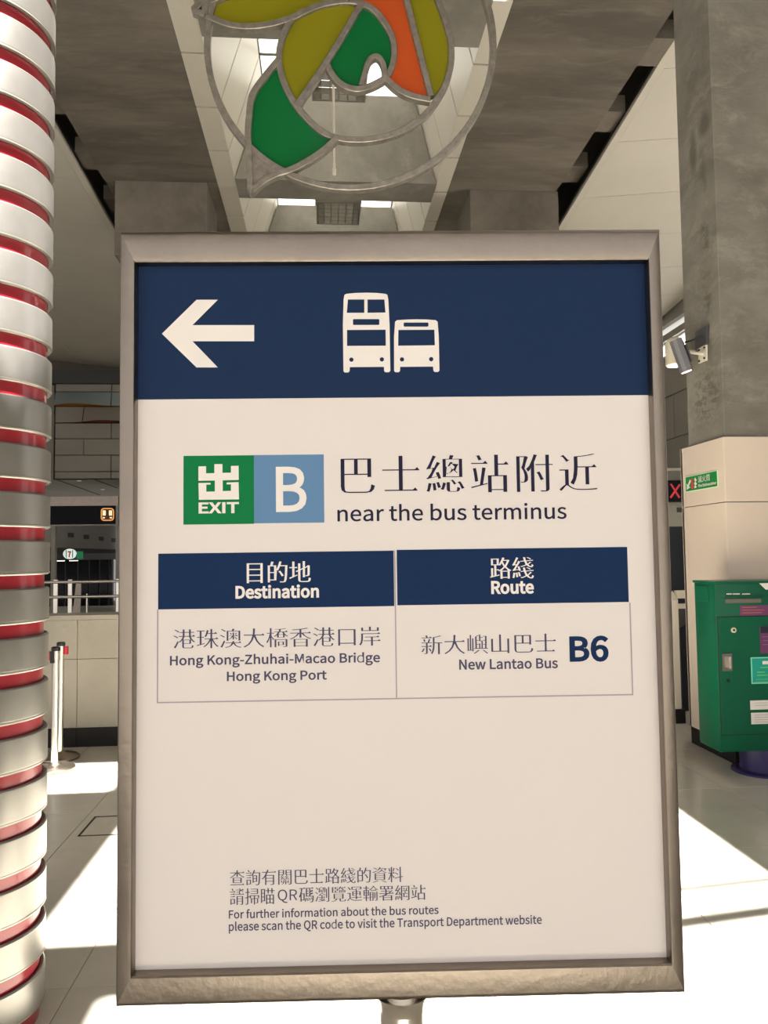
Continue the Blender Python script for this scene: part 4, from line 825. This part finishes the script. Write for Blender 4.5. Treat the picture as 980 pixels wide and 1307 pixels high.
# ---------------------------------------------------------------- hanging steel and glass ring
YSC = 7.0
P = lambda x, y: aty(x, y, YSC)
sc = empty('glass_ring_sculpture', P(447, 239), 'large hanging steel ring with green, olive and orange glass leaf panes', 'sculpture')
_bn = [0]
def barp(pts, sub=6, closed=False, w=.058, d=.075, name='steel_bar'):
    _bn[0] += 1
    q = [P(*p) for p in pts]; q = [Vector((a.x, YSC-.0022*_bn[0], a.z)) for a in q]
    return MB().strip(smooth_pts(q, sub, closed), w, d, closed).build(name, 'steel_sculpt', sc)
def arc(cx, cy, r, a0, a1, n): return [(cx+r*math.cos(math.radians(a0+(a1-a0)*k/n)), cy+r*math.sin(math.radians(a0+(a1-a0)*k/n))) for k in range(n+1)]
barp([(447+183*math.cos(k*math.pi/16), 56+183*math.sin(k*math.pi/16)) for k in range(32)], 4, True, name='outer_ring')
circ = [(371, 24), (360.4, 47), (356, 71), (360, 98), (370.6, 122), (381, 138), (395, 154), (413, 169), (436, 176.5), (460, 178), (483, 175.5), (505, 169.5), (527, 158), (546, 142), (561, 121), (571, 101), (576, 77), (575, 51), (568.5, 26), (561, 5), (551, -15), (530, -34), (500, -42), (474, -36), (458, -18)]
spiral = [(262, 20), (274, 24), (291, 30.6), (315, 33.5), (342, 31), (370.6, 23), (391, 13), (409.4, 6), (428, 2), (444, 1), (461, 4), (477, 12), (491, 28.6), (501, 48), (503, 67), (500, 85), (492, 98), (481, 105.5), (468, 111), (454, 113.5), (438, 108.5), (425, 96), (416.5, 80)]
barp(circ); barp(spiral)
barp([(461, 109), (465.5, 93), (470, 79), (476, 72.5), (483, 72.5), (488.5, 80), (491, 91), (490.5, 99)], w=.05)
barp([(492, 99), (507, 113), (526, 122.4), (549, 127)])
barp([(379, 134), (400, 104), (416, 80), (440, 41), (462, 3)])
barp([(508, -42), (519, 0), (534, 60), (550, 123)])
barp([(356, 76), (338, 98), (322, 122), (318, 148), (316.5, 171), (318, 200), (319, 225), (319.5, 244)])
barp([(429, 177), (415.5, 190), (396, 204), (371, 217), (352, 223), (334, 233), (320, 246)])
barp([(262, 20), (264, 5), (285, -4), (312, -14), (350, -24), (395, -24), (430, -12), (446, 1)])
barp([(247, 14), (262, 20)]); barp([(247, 14), (258, 2), (268, -14), (276, -38)]); barp([(276, -38), (272, -12), (266, 6)], w=.05)
# solid stem plate of the leaf
q = [P(*p) for p in ((320, 188), (325, 192), (337, 203), (341, 210), (347, 210), (366, 218), (348, 223), (333, 233), (321, 244), (319, 220))]
MB().prism([(a.x, YSC+.012, a.z) for a in q], (0, .05, 0)).build('stem_plate', 'steel_sculpt', sc)
q = [P(*p) for p in ((319.5, 238), (324, 242), (320, 250), (317, 244))]
MB().prism([(a.x, YSC-.036, a.z) for a in q], (0, .105, 0)).build('stem_tip', 'steel_sculpt', sc)
def pane_(pts, m, lab):
    vs, fs = fill2d([[(P(*p).x, P(*p).z) for p in pts]]); mb = MB(); y0, y1 = YSC+.03, YSC+.042
    n = len(vs); mb.add([(a, y0, b) for a, b in vs]+[(a, y1, b) for a, b in vs], list(fs)+[tuple(i+n for i in reversed(f)) for f in fs])
    k = len(pts); b0 = [(P(*p).x, P(*p).z) for p in pts]
    mb.add([(a, y0, b) for a, b in b0]+[(a, y1, b) for a, b in b0], [(i, (i+1) % k, k+(i+1) % k, k+i) for i in range(k)])
    mb.build('glass_panel', m, sc, label=lab)
sp2 = lambda pts: [tuple(v[:2]) for v in smooth_pts([(a, b, 0) for a, b in pts], 4)]
LL = [(356, 76), (338, 98), (322, 122), (318, 148), (316.5, 171)]
pane_(sp2(LL)+sp2([(318, 180), (342, 200), (370, 216)])+sp2([(371, 217), (396, 204), (415.5, 190), (429, 177)])+sp2([(413, 169), (395, 154), (381, 138), (370.6, 122), (360, 98), (356, 78)]), 'dgreen', 'dark green leaf-shaped pane at lower left')
pane_(sp2([(371, 24), (360.4, 47), (356, 71), (360, 98), (370.6, 122), (384, 129)])+sp2([(385, 127), (416, 80), (440, 41), (462, 3)])+sp2([(444, 1), (428, 2), (409.4, 6), (391, 13)]), 'olive', 'olive half-moon pane left of the straight bar')
pane_(sp2([(462, 4), (477, 12), (491, 28.6), (501, 48), (503, 67), (500, 85), (493, 97)])+sp2([(491, 91), (488.5, 80), (483, 72.5), (476, 72.5), (470, 79), (465.5, 93), (460, 111)])+sp2([(454, 113.5), (438, 108.5), (425, 96), (416.5, 80)])+[(440, 41)], 'dgreen', 'dark green pane inside the spiral')
pane_(sp2([(461, 3), (477, 12), (491, 28.6), (501, 48), (503, 67), (500, 85), (492, 99)])+sp2([(507, 113), (526, 122.4), (549, 127)])+[(534, 60), (519, 0), (508, -42)]+sp2([(500, -42), (474, -36), (458, -18)]), 'orange', 'orange pane between spiral and straight bar')
pane_([(508, -42), (519, 0), (534, 60), (550, 123)]+sp2([(561, 121), (571, 101), (576, 77), (575, 51), (568.5, 26), (561, 5), (551, -15), (530, -34)]), 'olive', 'olive pane right of the orange one')
pane_(sp2([(266, 21), (291, 30.6), (315, 33.5), (342, 31), (370.6, 23), (391, 13), (409.4, 6), (428, 2), (444, 1)])+sp2([(430, -12), (395, -24), (350, -24), (312, -14), (285, -4), (268, 5)]), 'olive', 'olive leaf pane across the upper left')
for px in (330, 565):
    a = P(px, 56-math.sqrt(183**2-(px-447)**2)); MB().tube([(a.x, YSC+.03, a.z), (a.x, YSC+.03, 8.0)], .008, 6).build('suspension_cable', 'steel', sc)
# ---------------------------------------------------------------- red and silver banded column, left edge
cd_ = Vector((math.sin(math.radians(-23.5)), math.cos(math.radians(-23.5)), 0))*3.1; KX, KY = cd_.x, cd_.y
bc = empty('banded_column', (KX, KY, 0), 'tall round column of silver metal bands with red gaps, left foreground', 'column')
MB().lathe([(0, 0), (.234, 0), (.234, 8), (0, 8)], (KX, KY, 0), 64).build('red_core', 'red', bc, smooth=True)
PER, ZR = .1655, aty(2, 680, KY-.2).z
sb = MB().lathe([(.236, .0), (.246, -.003), (.251, .004), (.2515, .012), (.2515, .104), (.251, .112), (.246, .1175), (.236, .1155)], (KX, KY, 0), 72)
sb.f = [f for f in sb.f if len(f) == 4]; sb.mi = [0]*len(sb.f)
lip = MB().lathe([(.2512, .001), (.2528, .002), (.2528, .006), (.2512, .007)], (KX, KY, 0), 72); lip.f = [f for f in lip.f if len(f) == 4]; lip.mi = [0]*len(lip.f)
b0_ = sb.build('silver_band', 'silver', bc, smooth=True); l0_ = lip.build('band_lip', 'silver_edge', b0_, smooth=True)
z0b = ZR - .0245 - .1165; n0 = int(z0b/PER); z0b -= n0*PER
b0_.location = (0, 0, z0b)
k = 1
while z0b+PER*k < 7.85:
    o = bpy.data.objects.new('silver_band', b0_.data); COL.objects.link(o); o.parent = bc; o.location = (0, 0, z0b+PER*k)
    o2 = bpy.data.objects.new('band_lip', l0_.data); COL.objects.link(o2); o2.parent = o; o2.location = (0, 0, 0); k += 1

# ---------------------------------------------------------------- the information sign
SW, SH = .66, .9115
SC, SY = Vector((.0887, .9123, 1.541)), -.0610
U = Vector((math.cos(SY), math.sin(SY), 0)); V = Vector((0, 0, 1))
S = Surf(SC, U, V)                                   # front face of the frame; n points to the camera
sg = empty('information_sign', (SC.x, SC.y, 0), 'tall stainless framed bus information sign on a single post, centre', 'sign')
sg_P = S.P
DEPTH, REC = .05, .014
iu0, iv1 = S.px(178.5, 341); iu1, iv0 = S.px(853, 1223)
c1 = [S.px(178.5, 340.5, -REC), S.px(819, 337, -REC), S.px(853.5, 1222, -REC), S.px(171, 1238, -REC)]
iu0 = (c1[0][0]+c1[3][0])/2; iu1 = (c1[1][0]+c1[2][0])/2; iv1 = (c1[0][1]+c1[1][1])/2; iv0 = (c1[2][1]+c1[3][1])/2
o0, o1, q0, q1 = -SW/2, SW/2, -SH/2, SH/2
def sbox(u0, v0, w0, u1, v1, w1):
    return [S.P(u0, v0, w0), S.P(u1, v0, w0), S.P(u1, v1, w0), S.P(u0, v1, w0)], [S.P(u0, v0, w1), S.P(u1, v0, w1), S.P(u1, v1, w1), S.P(u0, v1, w1)]
def frame_bar(ou, ov, iu, iv):
    """mitred tube: outer edge points ou->ov, inner edge points iu->iv (u, v pairs); soft outer corner, slightly sloped face"""
    r = .006
    def sect(o, i):
        o = Vector(o); i = Vector(i); d = (i-o); L = d.length; d = d/L
        pts = [(0, -DEPTH)] + [(L*0+r*1.15*(1-math.cos(a)), -r+r*math.sin(a)) for a in [math.pi/2*k/4 for k in range(5)]] + [(L*.93, -.0), (L*.985, -.0015), (L, -.005), (L, -DEPTH)]
        return [S.P(o.x+d.x*t, o.y+d.y*t, w) for t, w in pts]
    A, B = sect(ou, iu), sect(ov, iv); n = len(A)
    return MB().add(A+B, [(k, (k+1) % n, n+(k+1) % n, n+k) for k in range(n)]+[tuple(range(n)), tuple(range(n, 2*n))[::-1]])
OU = [(o0, q1), (o1, q1), (o1, q0), (o0, q0)]; IN = [(iu0, iv1), (iu1, iv1), (iu1, iv0), (iu0, iv0)]
for k in range(4):
    frame_bar(OU[k], OU[(k+1) % 4], IN[k], IN[(k+1) % 4]).build('frame_bar', 'steel', sg, smooth=True)
poster = MB().hexa(*sbox(iu0-.004, iv0-.004, -REC-.004, iu1+.004, iv1+.004, -REC)).build('poster', 'poster', sg, label='white printed panel')
MB().hexa(*sbox(iu0-.004, iv0-.004, -DEPTH+.002, iu1+.004, iv1+.004, -REC-.006)).build('back_panel', 'lampgrey', sg)
# post, collar and base plate
MB().tube([S.P(.0, q0+.002, -.026), Vector((S.P(.0, 0, -.026).x, S.P(.0, 0, -.026).y, .012))], .027, 28).build('post', 'steel_bright', sg, smooth=True)
pp = S.P(.0, q0, -.026)
MB().lathe([(0, -.02), (.0275, -.02), (.029, -.01), (.034, -.001), (0, -.001)], pp, 28).build('weld_collar', 'steel_bright', sg, smooth=True)
MB().lathe([(0, 0), (.2, 0), (.2, .008), (.19, .014), (.03, .016), (0, .016)], (pp.x, pp.y, 0), 40).build('base_plate', 'steel', sg, smooth=True)

PR = Surf(S.P(0, 0, -REC), U, V)                     # print surface
def T(x, y): return (x, y)
L1, L2, L3 = .0004, .0008, .0012
# header
hb0, hb1 = PR.px(178, 511), PR.px(822, 503.5); hv = (hb0[1]+hb1[1])/2
PR.flat(([(iu0, hv), (iu1, hv), (iu1, iv1), (iu0, iv1)], [(0, 1, 2, 3)]), 'header_band', 'navy', poster, L1, 'navy header band')
z = lambda x, y: (140+x/2.722, 280+y/2.722)
PR.poly([[z(*p) for p in ((182, 398), (302, 280), (376, 280), (288, 368), (502, 368), (502, 424), (288, 424), (376, 515), (302, 515))]], 'arrow_symbol', 'white', poster, L2, 'white left arrow')
z = lambda x, y: (420+x/6.125, 360+y/6.125)
def Z(l): return [z(*p) for p in l]
dd = [(120, 102), (135, 94), (200, 87), (290, 85), (375, 87), (440, 94), (455, 102), (462, 140), (472, 330), (478, 695), (468, 706), (440, 706), (430, 697), (428, 664), (162, 666), (160, 697), (150, 708), (122, 708), (112, 697), (108, 330), (113, 140)]
PR.poly([Z(dd), Z([(147, 138), (275, 138), (275, 242), (138, 242)]), Z([(300, 138), (432, 138), (440, 240), (300, 242)]), Z(rrect(186, 291, 392, 337, 8)), Z([(140, 376), (441, 374), (443, 499), (140, 501)]), Z(disc(174, 608, 17)), Z(disc(412, 606, 17))], 'bus_symbol', 'white', poster, L2, 'white double-decker bus symbol')
sd_ = [(515, 312), (530, 300), (600, 295), (680, 293), (760, 294), (832, 299), (847, 312), (856, 420), (862, 692), (852, 704), (825, 704), (815, 695), (812, 662), (555, 664), (553, 697), (543, 706), (518, 706), (508, 697), (507, 430)]
PR.poly([Z(sd_), Z(rrect(582, 318, 776, 350, 8)), Z([(541, 376), (822, 374), (826, 496), (539, 499)]), Z(disc(569, 606, 17)), Z(disc(797, 604, 17))], 'bus_symbol', 'white', poster, L2, 'white single-decker bus symbol')
# exit badge
def quad(S_, pts, name, m, parent, w, lab=None):
    q = [S_.px(*p) for p in pts]; ua, ub = (q[0][0]+q[3][0])/2, (q[1][0]+q[2][0])/2; va, vb = (q[2][1]+q[3][1])/2, (q[0][1]+q[1][1])/2
    S_.flat(([(ua, va), (ub, va), (ub, vb), (ua, vb)], [(0, 1, 2, 3)]), name, m, parent, w, lab); return ua, va, ub, vb
quad(PR, ((234.3, 582), (324.2, 581), (324.2, 668.5), (234, 669.8)), 'exit_badge', 'green', poster, L1, 'green exit square')
quad(PR, ((324.2, 581), (413.4, 580), (413.6, 666.5), (324.2, 668.5)), 'letter_badge', 'blue', poster, L1, 'grey-blue letter square')
z = lambda x, y: (220+x/3.5, 560+y/3.5-.0)
ex = [(117, 124), (151, 123), (151, 155), (188, 154), (188, 114), (224, 113), (224, 153), (262, 152), (262, 122), (296, 121), (297, 184), (225, 186), (225, 234), (262, 233), (261, 202), (224, 203), (224, 196), (296, 194), (298, 271), (119, 273), (117, 198), (190, 197), (190, 204), (152, 205), (152, 237), (190, 236), (190, 187), (117, 188)]
up = [(117, 124), (151, 123), (151, 155), (188, 154), (188, 114), (224, 113), (224, 153), (262, 152), (262, 122), (296, 121), (297, 184), (225, 186), (225, 234), (262, 233), (262, 204), (243, 204), (243, 196), (296, 194), (298, 271), (119, 273), (117, 198), (171, 197), (171, 205), (152, 205), (152, 237), (190, 236), (190, 187), (117, 188)]
PR.poly([Z(up)], 'exit_symbol', 'white', poster, L2, 'white exit character')
PR.fit(latin('EXIT', .012), (253.6, 655.5), (305, 640.8), 'lettering', 'white', poster, L2)
PR.fit(latin('B', .006), (352.3, 653.6), (391, 595.5), 'lettering', 'white', poster, L2)
# headline
PR.fit(han('巴士總站附近', .024, .008, 1.09), (435, 630.5), (761, 578.8), 'lettering', 'ink', poster, L1, 'large dark Chinese heading')
PR.fit(latin('near the bus terminus', .004), (430.6, 666), (722.5, 640.8), 'lettering', 'ink', poster, L1)
# table
h1 = quad(PR, ((202.3, 707), (502, 702.5), (503.2, 773.5), (201.5, 778)), 'table_header', 'navy2', poster, L1, 'navy table heading cell')
h2 = quad(PR, ((506.4, 702.3), (799.6, 697.6), (802.8, 768), (506.8, 773)), 'table_header', 'navy2', poster, L1, 'navy table heading cell')
tl = PR.px(199.5, 896); tr = PR.px(808.5, 885.5); vb = (tl[1]+tr[1])/2; ul, ur = (PR.px(201, 830)[0]+tl[0])/2, (PR.px(805.8, 830)[0]+tr[0])/2
lw_ = .0016; um = PR.px(504.8, 800)[0]; vt = h1[3]
for a in ((ul, vb, ul+lw_, h1[1]), (ur-lw_, vb, ur, h1[1]), (um-lw_/2, vb, um+lw_/2, vt), (ul, vb-lw_, ur, vb)):
    PR.flat(([(a[0], a[1]), (a[2], a[1]), (a[2], a[3]), (a[0], a[3])], [(0, 1, 2, 3)]), 'table_line', 'line', poster, L1)
PR.fit(han('目的地', .014, .014), (315, 744.3), (396.6, 716), 'lettering', 'white', poster, L2)
PR.fit(latin('Destination', .014), (300.6, 764.5), (407, 745.6), 'lettering', 'white', poster, L2)
PR.fit(han('路綫', .014, .012), (625.3, 739), (680.6, 711), 'lettering', 'white', poster, L2)
PR.fit(latin('Route', .014), (626.8, 758.5), (680.8, 740.8), 'lettering', 'white', poster, L2)
PR.fit(han('港珠澳大橋香港口岸', .018, .002), (221, 828), (485.3, 799.6), 'lettering', 'inkgrey', poster, L1)
PR.fit(latin('Hong Kong-Zhuhai-Macao Bridge', .008), (216.9, 853.3), (484.8, 832), 'lettering', 'inkgrey', poster, L1)
PR.fit(latin('Hong Kong Port', .008), (289.6, 873.2), (417, 855.3), 'lettering', 'inkgrey', poster, L1)
PR.fit(han('新大嶼山巴士', .018, .002), (537.6, 835.5), (709, 808.3), 'lettering', 'inkgrey', poster, L1)
PR.fit(latin('New Lantao Bus', .008), (586, 855), (711.6, 839.8), 'lettering', 'inkgrey', poster, L1)
PR.fit(latin('B6', .012), (727, 845.3), (776, 811), 'lettering', 'navy2', poster, L1)
# lower text (the square code beside it is left out)
PR.fit(han('查詢有關巴士路綫的資料', .014, .004), (293.3, 1130.5), (514, 1106), 'lettering', 'inkgrey', poster, L1)
hx = lambda s, a, b: PR.fit(s, a, b, 'lettering', 'inkgrey', poster, L1)
hx(han('請掃瞄', .014, .004), (293.3, 1155), (350.5, 1132.8))
hx(latin('QR', .0), (354.5, 1152.5), (379.3, 1134.8))
hx(han('碼瀏覽運輸署網站', .014, .004), (381.5, 1151.8), (543, 1128.8))
hx(latin('For further information about the bus routes', .006), (292, 1172.6), (559.5, 1154.8))
hx(latin('please scan the QR code to visit the Transport Department website', .006), (292, 1191.5), (691, 1167))
